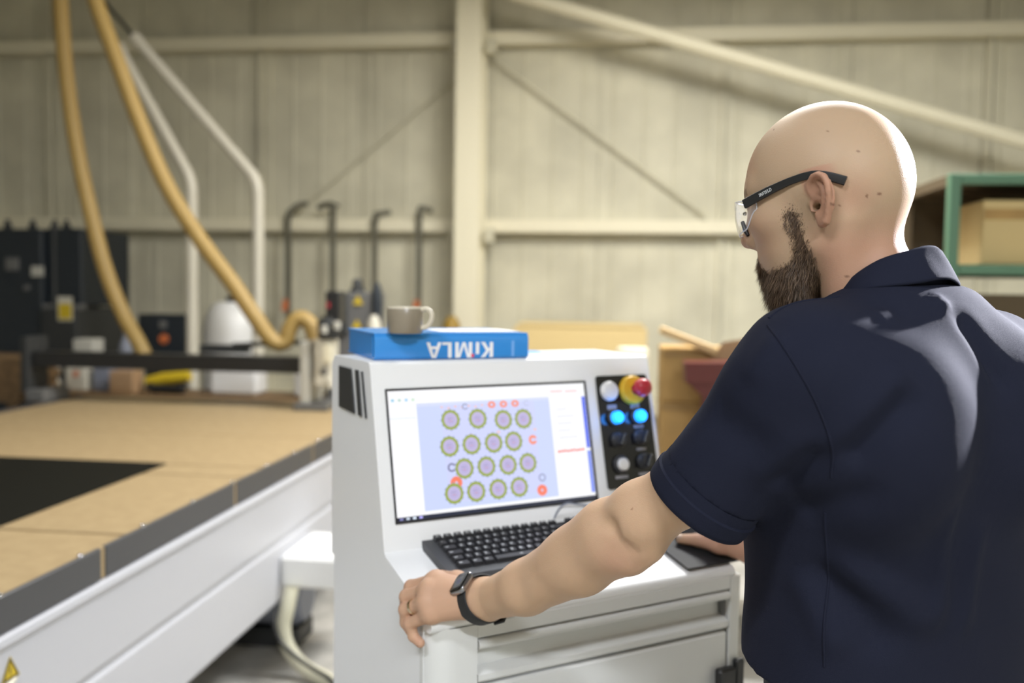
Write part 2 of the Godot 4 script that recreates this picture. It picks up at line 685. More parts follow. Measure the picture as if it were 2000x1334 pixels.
func build_table() -> void:
	var t := thing("router_table", "long white CNC router table topped with tan boards beside the console", "machine", Vector3(-2.3, 0, -3.1))
	var z0 := -5.36
	var z1 := -0.95
	var g := Geo.new()
	# side fascia profile (x, y) pushed along z
	var b := Basis(Vector3(1, 0, 0), Vector3(0, 1, 0), Vector3(0, 0, 1))
	var prof := [Vector2(-1.50, 0.764), Vector2(-1.366, 0.764), Vector2(-1.352, 0.757), Vector2(-1.350, 0.742), Vector2(-1.362, 0.724), Vector2(-1.362, 0.534), Vector2(-1.372, 0.526), Vector2(-1.372, 0.510), Vector2(-1.362, 0.502), Vector2(-1.358, 0.282), Vector2(-1.368, 0.268), Vector2(-1.50, 0.268)]
	g.prism(Transform3D(b, Vector3(0, 0, z0)), prof, z1 - z0)
	part("side_fascia", g, M.machine_white, t)
	g = Geo.new()
	g.bx(Vector3(-2.41, 0.545, (z0 + z1) * 0.5), Vector3(2.02, 0.54, z1 - z0 - 0.02), 0.01)
	part("bed", g, M.machine_white, t)
	g = Geo.new()
	g.prism(Transform3D(b, Vector3(0, 0, z0)), [Vector2(-3.44, 0.268), Vector2(-3.42, 0.268), Vector2(-3.42, 0.764), Vector2(-3.44, 0.764)], z1 - z0)
	part("far_fascia", g, M.machine_white, t)
	g = Geo.new()
	g.bx(Vector3(-2.405, 0.826, (z0 + z1) * 0.5), Vector3(2.07, 0.014, z1 - z0 - 0.02), 0.0)
	part("bed_plate", g, M.mdf_cut, t)
	# spoil boards
	var cuts := [[-5.34, -4.065], [-4.045, -3.345], [-3.327, -3.165], [-3.147, -2.36], [-2.342, -1.66], [-1.642, -0.97]]
	for c in cuts:
		g = Geo.new()
		g.bx(Vector3((-3.36 - 1.374) * 0.5, 0.842, (c[0] + c[1]) * 0.5), Vector3(3.36 - 1.374, 0.016, c[1] - c[0]), 0.004)
		part("spoil_board", g, M.mdf, t)
	# dark aluminium edge strips with their bolts, and the tan gaps between them
	for side in [-1.367, -3.41]:
		var gaps := [-5.35, -3.878, -3.053, -2.22, -0.955]
		for k in 4:
			var za: float = gaps[k] + 0.011
			var zb: float = gaps[k + 1] - 0.011
			g = Geo.new()
			g.bx(Vector3(side, 0.810, (za + zb) * 0.5), Vector3(0.013, 0.086, zb - za), 0.002)
			part("edge_strip", g, M.dark_alu, t)
	for zz in [-3.878, -3.053, -2.22]:
		g = Geo.new()
		g.bx(Vector3(-1.3705, 0.809, zz), Vector3(0.012, 0.084, 0.022), 0.001)
		part("gap_filler", g, M.mdf, t)
	var zb2 := -1.215
	while zb2 > -5.3:
		g = Geo.new()
		g.lathe(Transform3D(Basis(), Vector3(-1.372, 0.850, zb2)), [Vector2(0.008, 0.0), Vector2(0.008, 0.005), Vector2(0.006, 0.0075), Vector2(0.0, 0.008)], 12)
		part("bolt", g, M.chrome, t)
		zb2 -= 0.3065
	for zz in [-1.4, -4.9]:
		for xx in [-1.60, -3.2]:
			g = Geo.new()
			g.bx(Vector3(xx, 0.14, zz), Vector3(0.16, 0.28, 0.16), 0.006)
			g.bx(Vector3(xx, 0.01, zz), Vector3(0.22, 0.02, 0.22), 0.003)
			part("leg", g, M.leg_blue_grey, t)
	# junction box on the side of the table
	g = Geo.new()
	g.bx(Vector3(-1.236, 0.395, -3.66), Vector3(0.25, 0.135, 0.38), 0.014)
	part("junction_box", g, M.white_paint, t)
	g = Geo.new()
	g.bx(Vector3(-1.356, 0.340, -4.17), Vector3(0.02, 0.05, 0.30), 0.003)
	part("vent_slot", g, M.charcoal_machine, t)
	# warning triangle near the corner
	g = Geo.new()
	var wt := Transform3D(Basis(Vector3(0, 0, -1), Vector3(0, 1, 0), Vector3(1, 0, 0)), Vector3(-1.3605, 0.677, -1.845))
	g.prism(wt, [Vector2(-0.031, -0.024), Vector2(0.031, -0.024), Vector2(0, 0.030)], 0.0012)
	var sgn := part("warning_sticker", g, M.yellow, t)
	g = Geo.new()
	var ring := []
	for q in [[1.0, 0.80], [0.80, 0.62]]:
		pass
	for k in 3:
		var outer := [Vector2(-0.028, -0.0222), Vector2(0.028, -0.0222), Vector2(0, 0.0268)]
		var inner := [Vector2(-0.0215, -0.0182), Vector2(0.0215, -0.0182), Vector2(0, 0.0190)]
		g.prism(wt.translated_local(Vector3(0, 0, 0.0012)), [outer[k], outer[(k + 1) % 3], inner[(k + 1) % 3], inner[k]], 0.0004)
	g.prism(wt.translated_local(Vector3(0, 0, 0.0012)), [Vector2(-0.004, -0.016), Vector2(0.003, -0.006), Vector2(-0.001, -0.006), Vector2(0.004, 0.010), Vector2(-0.006, -0.004), Vector2(-0.001, -0.004)], 0.0004)
	part("warning_mark", g, M.black_plastic, sgn)
	# pale grip of a lever at the near corner
	g = Geo.new()
	g.tube([Vector3(-1.335, 0.62, -1.66), Vector3(-1.335, 0.655, -1.80), Vector3(-1.34, 0.662, -1.835)], [0.009, 0.009, 0.004], 10)
	part("lever", g, M.pipe_white, t)
	# black sheet lying on the boards
	g = Geo.new()
	g.bx(Vector3(-2.56, 0.8535, -2.15), Vector3(1.58, 0.006, 2.35), 0.001)
	whole("rubber_sheet", g, M.black_sheet, "flat matt black sheet lying on the tan router table boards", "sheet", Vector3(-2.56, 0.8505, -2.15))
	# boards stacked at the far left end of the table
	var yb := 0.851
	for k in 5:
		g = Geo.new()
		var th: float = [0.05, 0.044, 0.052, 0.046, 0.05][k]
		g.bx(Vector3(-4.19 - 0.02 * (k % 2), yb + th * 0.5, -5.43), Vector3(0.92, th - 0.002, 0.33 + 0.01 * (k % 3)), 0.003)
		whole("wood_board", g, M.plank, ["brown board at the bottom of the stack at the table's far left end", "brown board second from the bottom of the stack at the table's far left", "brown board in the middle of the stack at the table's far left end", "brown board second from the top of the stack at the table's far left", "brown board on top of the stack at the table's far left end"][k], "board", Vector3(-4.19, yb, -5.43), "stacked boards")
		yb += th
	# a low trestle carries the stack where it overhangs the table
	g = Geo.new()
	g.bx(Vector3(-4.19, 0.825, -5.43), Vector3(0.80, 0.05, 0.33), 0.004)
	for sx in [-0.33, 0.33]:
		for sz in [-0.12, 0.12]:
			g.bx(Vector3(-4.19 + sx, 0.40, -5.43 + sz), Vector3(0.06, 0.80, 0.06), 0.003)
	whole("trestle", g, M.plank, "low wooden trestle under the stacked boards", "trestle", Vector3(-4.19, 0, -5.43))


func build_floor_hose() -> void:
	var g := Geo.new()
	var cv := Curve3D.new()
	for p in [Vector3(-1.3013, 0.3422, -3.452), Vector3(-1.3063, 0.2706, -3.42), Vector3(-1.3156, 0.1932, -3.4), Vector3(-1.2946, 0.1208, -3.39), Vector3(-1.2276, 0.0539, -3.37), Vector3(-1.0988, 0.0307, -3.3), Vector3(-0.95, 0.033, -3.15)]:
		cv.add_point(p)
	smooth_curve(cv)
	var pts := cv.tessellate_even_length(5, 0.012)
	var rr := PackedFloat32Array()
	for i in pts.size():
		rr.append(0.031 if i % 2 == 0 else 0.0275)
	g.tube(pts, rr, 14)
	whole("cream_conduit", g, M.hose_cream, "cream corrugated conduit dropping from the table's white junction box to the floor", "hose", Vector3(-1.1, 0, -3.3))
	g = Geo.new()
	cv = Curve3D.new()
	for p in [Vector3(-1.3536, 0.2678, -3.42), Vector3(-1.3382, 0.2173, -3.36), Vector3(-1.3092, 0.1646, -3.34), Vector3(-1.247, 0.1188, -3.32), Vector3(-1.1607, 0.0775, -3.3), Vector3(-1.0626, 0.0595, -3.24), Vector3(-0.9, 0.010, -3.0)]:
		cv.add_point(p)
	smooth_curve(cv)
	g.tube(cv.tessellate_even_length(4, 0.02), 0.0085, 8)
	whole("black_cable", g, M.cable_black, "thin black cable running along the cream conduit under the table", "cable", Vector3(-1.1, 0, -3.2))
	# blue-grey motor stand on the floor behind the conduit
	var t := thing("pump_motor", "blue-grey rounded motor on the floor behind the cream conduit", "motor", Vector3(-1.52, 0, -3.75))
	g = Geo.new()
	g.lathe(Transform3D(Basis(Vector3(0, 0, 1), Vector3(1, 0, 0), Vector3(0, 1, 0)), Vector3(-0.22, 0.20, 0)), [Vector2(0, 0), Vector2(0.10, 0.0), Vector2(0.125, 0.03), Vector2(0.125, 0.36), Vector2(0.10, 0.40), Vector2(0, 0.40)], 24)
	part("casing", g, M.leg_blue_grey, t, true)
	g = Geo.new()
	g.bx(Vector3(0, 0.04, 0), Vector3(0.34, 0.08, 0.20), 0.006)
	part("foot", g, M.charcoal_machine, t, true)


func smooth_curve(cv: Curve3D) -> void:
	var n := cv.point_count
	for i in n:
		var a := cv.get_point_position(maxi(i - 1, 0))
		var b := cv.get_point_position(mini(i + 1, n - 1))
		var here := cv.get_point_position(i)
		var d := (b - a).normalized()
		cv.set_point_in(i, -d * here.distance_to(a) * 0.35)
		cv.set_point_out(i, d * here.distance_to(b) * 0.35)


func hose(called: String, pts: Array, r: float, m: Material, label: String) -> void:
	var cv := Curve3D.new()
	for p in pts:
		cv.add_point(p)
	smooth_curve(cv)
	var tp := cv.tessellate_even_length(6, 0.022)
	var rr := PackedFloat32Array()
	for i in tp.size():
		rr.append(r if i % 2 == 0 else r * 0.93)
	var g := Geo.new()
	g.tube(tp, rr, 16)
	whole(called, g, m, label, "hose", pts[pts.size() - 1])


func build_gantry() -> void:
	var t := thing("router_gantry", "black beam gantry with pale end plate standing over the table's far end", "gantry", Vector3(-2.6, 0, -5.1))
	var g := Geo.new()
	g.bx(Vector3(-2.68, 1.104, -5.1), Vector3(1.70, 0.092, 0.14), 0.004)
	part("beam", g, M.black_plastic, t)
	g = Geo.new()
	g.bx(Vector3(-1.805, 1.07, -5.1), Vector3(0.055, 0.36, 0.24), 0.006)
	part("end_plate", g, M.light_grey_metal, t)
	g = Geo.new()
	g.bx(Vector3(-3.565, 1.07, -5.1), Vector3(0.05, 0.34, 0.2), 0.006)
	part("end_plate", g, M.charcoal_machine, t)
	g = Geo.new()
	g.tube([Vector3(-2.3567, 1.2021, -5.25), Vector3(-1.8522, 1.2317, -5.25)], 0.015, 10)
	part("guide_rod", g, M.black_plastic, t)
	g = Geo.new()
	g.bx(Vector3(-2.3925, 1.181, -5.22), Vector3(0.30, 0.05, 0.08), 0.006)
	part("cable_tray", g, M.charcoal_machine, t)
	# feet of the gantry on the table edges
	g = Geo.new()
	g.bx(Vector3(-1.76, 0.872, -5.1), Vector3(0.20, 0.040, 0.30), 0.004)
	part("carriage", g, M.grey_machine, t)
	g = Geo.new()
	g.bx(Vector3(-3.48, 0.888, -5.1), Vector3(0.12, 0.07, 0.26), 0.004)
	part("carriage", g, M.grey_machine, t)
	# spindle head on the right end plate
	g = Geo.new()
	g.bx(Vector3(-1.6947, 1.132, -5.05), Vector3(0.10, 0.27, 0.14), 0.006)
	part("head_plate", g, M.pipe_white, t)
	g = Geo.new()
	g.bx(Vector3(-1.6586, 1.1866, -4.96), Vector3(0.05, 0.10, 0.02), 0.003)
	part("name_plate", g, M.steel_cream, t)
	g = Geo.new()
	g.lathe(Transform3D(Basis(), Vector3(-1.6729, 1.2953, -5.02)), [Vector2(0.0, -0.03), Vector2(0.058, -0.03), Vector2(0.066, 0.0), Vector2(0.066, 0.07), Vector2(0.04, 0.09), Vector2(0.04, 0.10), Vector2(0, 0.10)], 20)
	part("spindle", g, M.charcoal_machine, t)
	for q in [Vector3(-1.6769, 1.3217, -4.95), Vector3(-1.6015, 1.3466, -4.95)]:
		g = Geo.new()
		g.lathe(Transform3D(Basis(), q), [Vector2(0, -0.02), Vector2(0.02, -0.02), Vector2(0.022, 0.02), Vector2(0, 0.026)], 12)
		part("air_fitting", g, M.light_grey_metal, t)
	g = Geo.new()
	g.bx(Vector3(-1.6436, 1.4495, -5.05), Vector3(0.085, 0.19, 0.12), 0.01)
	part("motor", g, M.black_plastic, t)
	g = Geo.new()
	g.bx(Vector3(-1.6649, 1.4618, -4.985), Vector3(0.012, 0.03, 0.012), 0.003)
	part("red_plug", g, M.stop_red, t)
	g = Geo.new()
	g.lathe(Transform3D(Basis(), Vector3(-1.6898, 1.0496, -5)), [Vector2(0, -0.05), Vector2(0.014, -0.05), Vector2(0.018, 0.0), Vector2(0.03, 0.02), Vector2(0.03, 0.05), Vector2(0, 0.05)], 16)
	part("collet", g, M.grey_machine, t)
	g = Geo.new()
	g.lathe(Transform3D(Basis(), Vector3(-1.6403, 1.0172, -4.98)), [Vector2(0, -0.03), Vector2(0.034, -0.03), Vector2(0.034, 0.0), Vector2(0.028, 0.02), Vector2(0, 0.02)], 18)
	part("dust_shoe", g, M.pipe_white, t)
	# tool changer body with yellow warning labels
	var u := thing("tool_changer", "dark grey tool changer body with yellow warning labels right of the gantry", "machine", Vector3(-1.7112, 0.8443, -5.75))
	g = Geo.new()
	g.bx(Vector3(-1.6727, 1.3984, -5.75), Vector3(0.23, 0.28, 0.2), 0.012)
	g.bx(Vector3(-1.7212, 1.0289, -5.78), Vector3(0.36, 0.46, 0.26), 0.01)
	part("body", g, M.grey_machine, u)
	g = Geo.new()
	g.bx(Vector3(-1.8024, 1.3968, -5.72), Vector3(0.09, 0.28, 0.22), 0.01)
	part("side_cover", g, M.charcoal_machine, u)
	g = Geo.new()
	g.lathe(Transform3D(Basis(), Vector3(-1.722, 1.5258, -5.75)), [Vector2(0.05, 0), Vector2(0.05, 0.03), Vector2(0.032, 0.05), Vector2(0.034, 0.08), Vector2(0.02, 0.10), Vector2(0, 0.10)], 18)
	part("cap", g, M.charcoal_machine, u)
	g = Geo.new()
	g.lathe(Transform3D(Basis(), Vector3(-1.5644, 1.369, -5.66)), [Vector2(0.032, 0), Vector2(0.036, 0.10), Vector2(0.03, 0.19), Vector2(0.014, 0.23), Vector2(0, 0.235)], 18)
	part("cylinder", g, M.navy_machine, u)
	for q in [Vector3(-1.6866, 1.4833, -5.644), Vector3(-1.6926, 1.3273, -5.644)]:
		g = Geo.new()
		g.prism(Transform3D(Basis(), q), [Vector2(-0.034, -0.026), Vector2(0.034, -0.026), Vector2(0, 0.034)], 0.002)
		part("warning_sticker", g, M.yellow, u)
	g = Geo.new()
	g.lathe(Transform3D(Basis(), Vector3(-1.5674, 1.2621, -5.6)), [Vector2(0, 0), Vector2(0.04, 0), Vector2(0.045, 0.07), Vector2(0.02, 0.13), Vector2(0, 0.13)], 16)
	part("filter_bowl", g, M.pipe_white, u)
	g = Geo.new()
	g.bx(Vector3(u.position.x, u.position.y * 0.5 + 0.03, -5.78), Vector3(0.30, u.position.y + 0.06, 0.2), 0.005)
	part("pedestal", g, M.grey_machine, u)
	# dust hoses from the ceiling
	hose("dust_hose", [Vector3(-3.6141, 4.2105, -5.4619), Vector3(-3.5832, 3.6503, -5.4146), Vector3(-3.547, 3.288, -5.3788), Vector3(-3.4865, 2.8319, -5.3408), Vector3(-3.3976, 2.3795, -5.3064), Vector3(-3.2948, 1.9944, -5.2774), Vector3(-3.1838, 1.644, -5.2512), Vector3(-3.0594, 1.3756, -5.2312), Vector3(-2.9365, 1.1988, -5.1959), Vector3(-2.8736, 1.0879, -5.1772)], 0.048, M.hose_tan, "left tan dust hose hanging from the ceiling to the black gantry beam")
	hose("dust_hose", [Vector3(-3.3932, 3.8046, -5.2644), Vector3(-3.2273, 3.2983, -5.2363), Vector3(-3.0743, 2.9201, -5.2136), Vector3(-2.9129, 2.5293, -5.1913), Vector3(-2.7344, 2.157, -5.1721), Vector3(-2.5183, 1.8343, -5.1601), Vector3(-2.3112, 1.5752, -5.1505), Vector3(-2.1632, 1.3625, -5.1566), Vector3(-2.0674, 1.2308, -5.181), Vector3(-2.0104, 1.2306, -5.208), Vector3(-1.9814, 1.3115, -5.216), Vector3(-1.9305, 1.3741, -5.2255), Vector3(-1.8716, 1.3533, -5.2315), Vector3(-1.8262, 1.2745, -5.2124), Vector3(-1.7922, 1.1698, -5.1704)], 0.050, M.hose_tan, "right tan dust hose sweeping down and looping up to the gantry head")
	# boom posts that carry the hoses
	var n := 0
	for q in [[Vector3(-3.094, 2.3255, -6.2), Vector3(-3.62, 3.2336, -6.2), -3.10, "left"], [Vector3(-2.5925, 2.3181, -6.2), Vector3(-3.4858, 3.3077, -6.2), -2.59, "right"]]:
		var bend: Vector3 = q[0]
		var tip: Vector3 = q[1]
		var o := thing("hose_boom", ["white pipe post with bent arm, left of the two, rising behind the gantry", "white pipe post with bent arm, right of the two, rising behind the gantry"][n], "pipe", Vector3(bend.x, 0, bend.z), 0.0, "hose booms")
		g = Geo.new()
		var cv := Curve3D.new()
		var dir := (tip - bend).normalized()
		g.tube([Vector3(bend.x, 0.02, bend.z), bend + Vector3(0, -0.10, 0)], 0.042, 18)
		part("post", g, M.pipe_white, o)
		g = Geo.new()
		var arc := []
		for k in 9:
			var s := k / 8.0
			arc.append((bend + Vector3(0, -0.10, 0)).lerp(bend, s).lerp(bend.lerp(bend + dir * 0.10, s), s))
		g.tube(arc, 0.042, 18, false)
		part("elbow", g, M.pipe_white, o)
		g = Geo.new()
		g.tube([bend + dir * 0.10, tip], 0.039, 18)
		part("arm", g, M.pipe_white, o)
		g = Geo.new()
		g.tube([tip - dir * 0.015, tip + dir * 0.06], 0.046, 18)
		part("end_cap", g, M.pipe_white, o)
		g = Geo.new()
		g.bx(Vector3(bend.x, 0.01, bend.z), Vector3(0.22, 0.02, 0.22), 0.003)
		part("base_plate", g, M.pipe_white, o)
		n += 1
	g = Geo.new()
	g.tube([Vector3(-3.4858, 3.3077, -6.2), Vector3(-3.8244, 3.6929, -6.2), Vector3(-4.3144, 4.2526, -6.2)], 0.014, 8)
	whole("stay_cable", g, M.cable_black, "dark stay cable running up from the tip of the right hose boom", "cable", Vector3(-3.4858, 3.3077, -6.2))


func build_left_background() -> void:
	# dark cabinet machine
	var t := thing("dust_extractor", "large dark navy cabinet machine with a yellow label at the far left", "machine", Vector3(-4.85, 0, -7.0))
	var g := Geo.new()
	g.bx(Vector3(-5.05, 1.0, -7.05), Vector3(0.95, 2.0, 0.8), 0.012)
	part("main_cabinet", g, M.navy_machine, t)
	g = Geo.new()
	g.bx(Vector3(-4.42, 1.70, -7.05), Vector3(0.30, 0.62, 0.7), 0.012)
	part("upper_box", g, M.navy_machine, t)
	g = Geo.new()
	g.bx(Vector3(-4.42, 0.69, -6.98), Vector3(0.30, 1.36, 0.72), 0.012)
	part("lower_box", g, M.charcoal_machine, t)
	g = Geo.new()
	g.bx(Vector3(-4.50, 1.70, -6.72), Vector3(0.03, 0.66, 0.04), 0.004)
	g.bx(Vector3(-4.42, 1.385, -6.70), Vector3(0.32, 0.04, 0.10), 0.004)
	part("frame", g, M.grey_machine, t)
	g = Geo.new()
	g.bx(Vector3(-4.3589, 1.3694, -6.615), Vector3(0.125, 0.19, 0.006), 0.001)
	var lab := part("warning_label", g, M.pipe_white, t)
	g = Geo.new()
	g.bx(Vector3(-4.3566, 1.3493, -6.611), Vector3(0.105, 0.12, 0.004), 0.0005)
	part("yellow_panel", g, M.yellow, lab)
	g = Geo.new()
	g.bx(Vector3(-4.8252, 1.7166, -6.645), Vector3(0.11, 0.10, 0.02), 0.004)
	part("display", g, M.grey_machine, t)
	g = Geo.new()
	g.bx(Vector3(-4.6106, 1.662, -6.645), Vector3(0.10, 0.08, 0.02), 0.004)
	part("control_plate", g, M.light_grey_metal, t)
	g = Geo.new()
	g.lathe(Transform3D(Basis(Vector3(1, 0, 0), Vector3(0, 0, 1), Vector3(0, -1, 0)), Vector3(-4.6952, 1.5307, -6.65)), [Vector2(0.022, 0), Vector2(0.022, 0.03), Vector2(0, 0.034)], 14)
	part("knob", g, M.grey_machine, t)
	for px in [-5.119, -4.893, -4.695, -4.590]:
		g = Geo.new()
		g.lathe(Transform3D(Basis(), Vector3(px, 2.0, -7.0)), [Vector2(0.035, 0), Vector2(0.035, 0.05), Vector2(0.02, 0.07), Vector2(0.02, 0.10), Vector2(0, 0.10)], 12)
		part("vent_stub", g, M.charcoal_machine, t)
	g = Geo.new()
	g.tube([Vector3(-4.44, 2.0, -7.1), Vector3(-4.44, 2.32, -7.1)], 0.035, 14)
	part("exhaust_pipe", g, M.charcoal_machine, t)
	# small items on a low bench behind the far end of the table
	var bt := thing("low_bench", "long low dark bench behind the far end of the router table", "bench", Vector3(-3.2, 0, -6.0))
	g = Geo.new()
	g.bx(Vector3(-2.96, 0.80, -5.86), Vector3(2.02, 0.05, 0.44), 0.006)
	part("top", g, M.plank, bt)
	for sx in [-3.9, -2.0]:
		for sz in [-6.03, -5.67]:
			g = Geo.new()
			g.bx(Vector3(sx, 0.3875, sz), Vector3(0.06, 0.775, 0.06), 0.004)
			part("leg", g, M.charcoal_machine, bt)
	var yb := 0.825
	g = Geo.new()
	g.bx(Vector3(-3.752, yb + 0.10, -5.86), Vector3(0.15, 0.20, 0.12), 0.006)
	var pot := whole("white_carton", g, M.pipe_white, "small square white carton with an orange mark under the beam's left end", "box", Vector3(-3.752, yb, -5.86))
	g = Geo.new()
	g.lathe(Transform3D(Basis(Vector3(1, 0, 0), Vector3(0, 0, 1), Vector3(0, -1, 0)), Vector3(-3.748, yb + 0.115, -5.80)), [Vector2(0.022, 0), Vector2(0.022, 0.002), Vector2(0, 0.002)], 16)
	part("orange_mark", g, M.orange_plastic, pot)
	g = Geo.new()
	g.bx(Vector3(-3.574, yb + 0.09, -5.88), Vector3(0.12, 0.18, 0.12), 0.006)
	whole("grey_carton", g, M.leg_blue_grey, "small blue-grey carton standing right of the square white carton", "box", Vector3(-3.574, yb, -5.88))
	g = Geo.new()
	g.lathe(Transform3D(Basis(), Vector3(-3.883, yb, -5.75)), [Vector2(0, 0), Vector2(0.045, 0), Vector2(0.048, 0.06), Vector2(0.03, 0.085), Vector2(0.03, 0.10), Vector2(0.05, 0.115), Vector2(0.05, 0.19), Vector2(0.03, 0.21), Vector2(0, 0.21)], 18)
	whole("white_canister", g, M.pipe_white, "small pale canister left of the square white carton on the bench", "canister", Vector3(-3.883, yb, -5.75))
	g = Geo.new()
	g.bx(Vector3(-3.363, yb + 0.075, -5.78), Vector3(0.17, 0.15, 0.14), 0.005)
	whole("brown_carton", g, M.cardboard_brown, "brown carton on the bench under the middle of the beam", "box", Vector3(-3.363, yb, -5.78))
	var tool := thing("power_drill", "yellow and black hand tool lying on the bench under the beam", "tool", Vector3(-3.064, yb, -5.82))
	g = Geo.new()
	g.tube([Vector3(-0.17, 0.07, 0), Vector3(-0.05, 0.09, 0), Vector3(0.14, 0.12, 0)], [0.035, 0.05, 0.036], 14)
	part("body", g, M.yellow, tool, true)
	g = Geo.new()
	g.tube([Vector3(-0.14, 0.05, 0.02), Vector3(-0.1, 0.03, 0.04), Vector3(0.12, 0.03, 0.05)], 0.03, 12)
	part("handle", g, M.rubber, tool, true)
	# pale box and flat pack on the bench
	g = Geo.new()
	g.bx(Vector3(-3.776, 1.0, -6.0), Vector3(0.16, 0.35, 0.14), 0.01)
	whole("tall_pale_tin", g, M.light_grey_metal, "pale tin behind the left part of the black beam", "tin", Vector3(-3.776, yb, -6.0))
	g = Geo.new()
	g.lathe(Transform3D(Basis(), Vector3(-3.493, yb, -6.0)), [Vector2(0, 0), Vector2(0.05, 0), Vector2(0.055, 0.2), Vector2(0.04, 0.32), Vector2(0.02, 0.37), Vector2(0.02, 0.41), Vector2(0, 0.41)], 18)
	whole("spray_bottle", g, M.leg_blue_grey, "pale blue-grey bottle behind the foot of the left tan hose", "bottle", Vector3(-3.493, yb, -6.0))
	# dark box with a round gauge
	var d := thing("dark_control_box", "dark square control box with an orange dial between hose and white post", "machine", Vector3(-3.544, 0, -6.7))
	g = Geo.new()
	g.bx(Vector3(-3.544, 1.340 - 0.20, -6.7), Vector3(0.39, 0.40, 0.22), 0.008)
	part("cabinet", g, M.navy_machine, d)
	g = Geo.new()
	g.bx(Vector3(-3.544, (1.340 - 0.4) * 0.5, -6.7), Vector3(0.30, 1.340 - 0.4, 0.18), 0.006)
	part("stand", g, M.charcoal_machine, d)
	g = Geo.new()
	g.bx(Vector3(-3.5262, 1.2607, -6.585), Vector3(0.06, 0.06, 0.012), 0.003)
	part("display", g, M.grey_machine, d)
	g = Geo.new()
	g.lathe(Transform3D(Basis(Vector3(1, 0, 0), Vector3(0, 0, 1), Vector3(0, -1, 0)), Vector3(-3.5212, 1.1489, -6.59)), [Vector2(0.04, 0), Vector2(0.036, 0.012), Vector2(0, 0.014)], 18)
	part("dial", g, M.orange_plastic, d)
	# white drum
	var w := thing("white_drum", "large white plastic drum with a black cap behind the right hose", "drum", Vector3(-3.025, 0, -6.75))
	g = Geo.new()
	var top := 1.444
	g.lathe(Transform3D(Basis(), w.position), [Vector2(0, 0), Vector2(0.22, 0), Vector2(0.235, 0.03), Vector2(0.235, top - 0.22), Vector2(0.21, top - 0.10), Vector2(0.15, top - 0.02), Vector2(0.11, top), Vector2(0, top)], 28)
	part("body", g, M.white_paint, w)
	g = Geo.new()
	g.lathe(Transform3D(Basis(), w.position + Vector3(0, top, 0)), [Vector2(0.055, 0), Vector2(0.055, 0.04), Vector2(0.03, 0.05), Vector2(0, 0.05)], 16)
	part("cap", g, M.black_plastic, w)
	# white sacks below the beam, right of the drum
	g = Geo.new()
	g.bx(Vector3(-2.604, yb + 0.10, -5.9), Vector3(0.34, 0.20, 0.2), 0.02)
	whole("white_container", g, M.white_paint, "wide white container on the bench under the right half of the beam", "container", Vector3(-2.604, yb, -5.9))
	g = Geo.new()
	g.bx(Vector3(-2.098, yb + 0.095, -5.9), Vector3(0.16, 0.19, 0.2), 0.02)
	whole("white_container", g, M.white_paint, "narrow white container on the bench next to the gantry's pale end plate", "container", Vector3(-2.098, yb, -5.9))
	# bar clamps hung over the wall rail
	var n := 0
	for q in [[Vector3(-2.9835, 2.2151, -7.8), 0.92, 0.17, 0.05, -0.02], [Vector3(-2.5659, 2.2851, -7.8), 0.95, -0.15, -0.06, -0.02], [Vector3(-2.1807, 2.1961, -7.8), 0.92, 0.13, -0.005, 0.0], [Vector3(-1.7777, 2.2564, -7.8), 0.95, 0.10, -0.06, -0.01]]:
		var p: Vector3 = q[0]
		var o := thing("bar_clamp", ["dark bar clamp hanging on the wall rail, leftmost of four", "dark bar clamp hanging on the wall rail, second of four from the left", "dark bar clamp hanging on the wall rail, third of four from the left", "dark bar clamp hanging on the wall rail nearest the column"][n], "clamp", p, 0.0, "bar clamps on the wall rail")
		g = Geo.new()
		g.bx(p + Vector3(0, -q[1] * 0.5, 0), Vector3(0.052, q[1], 0.02), 0.003)
		part("bar", g, M.clamp_steel, o)
		g = Geo.new()
		var hx: float = q[2]
		g.tube([p + Vector3(0, -0.03, 0), p + Vector3(hx * 0.15, 0.03, 0), p + Vector3(hx * 0.55, 0.045 + maxf(q[3], -0.02), -0.02), p + Vector3(hx, q[3] + 0.06, -0.05)], [0.03, 0.03, 0.026, 0.024], 10)
		part("jaw", g, M.clamp_steel, o)
		g = Geo.new()
		g.tube([p + Vector3(-0.01, -q[1] + 0.16, 0.03), p + Vector3(-0.02, -q[1] + 0.06, 0.035)], 0.026, 12)
		part("handle", g, M.orange_plastic, o)
		g = Geo.new()
		g.bx(p + Vector3(0.0, 0.035 if n != 1 else 0.03, -0.075), Vector3(0.03, 0.02, 0.16), 0.003)
		part("hook", g, M.charcoal_machine, o)
		n += 1


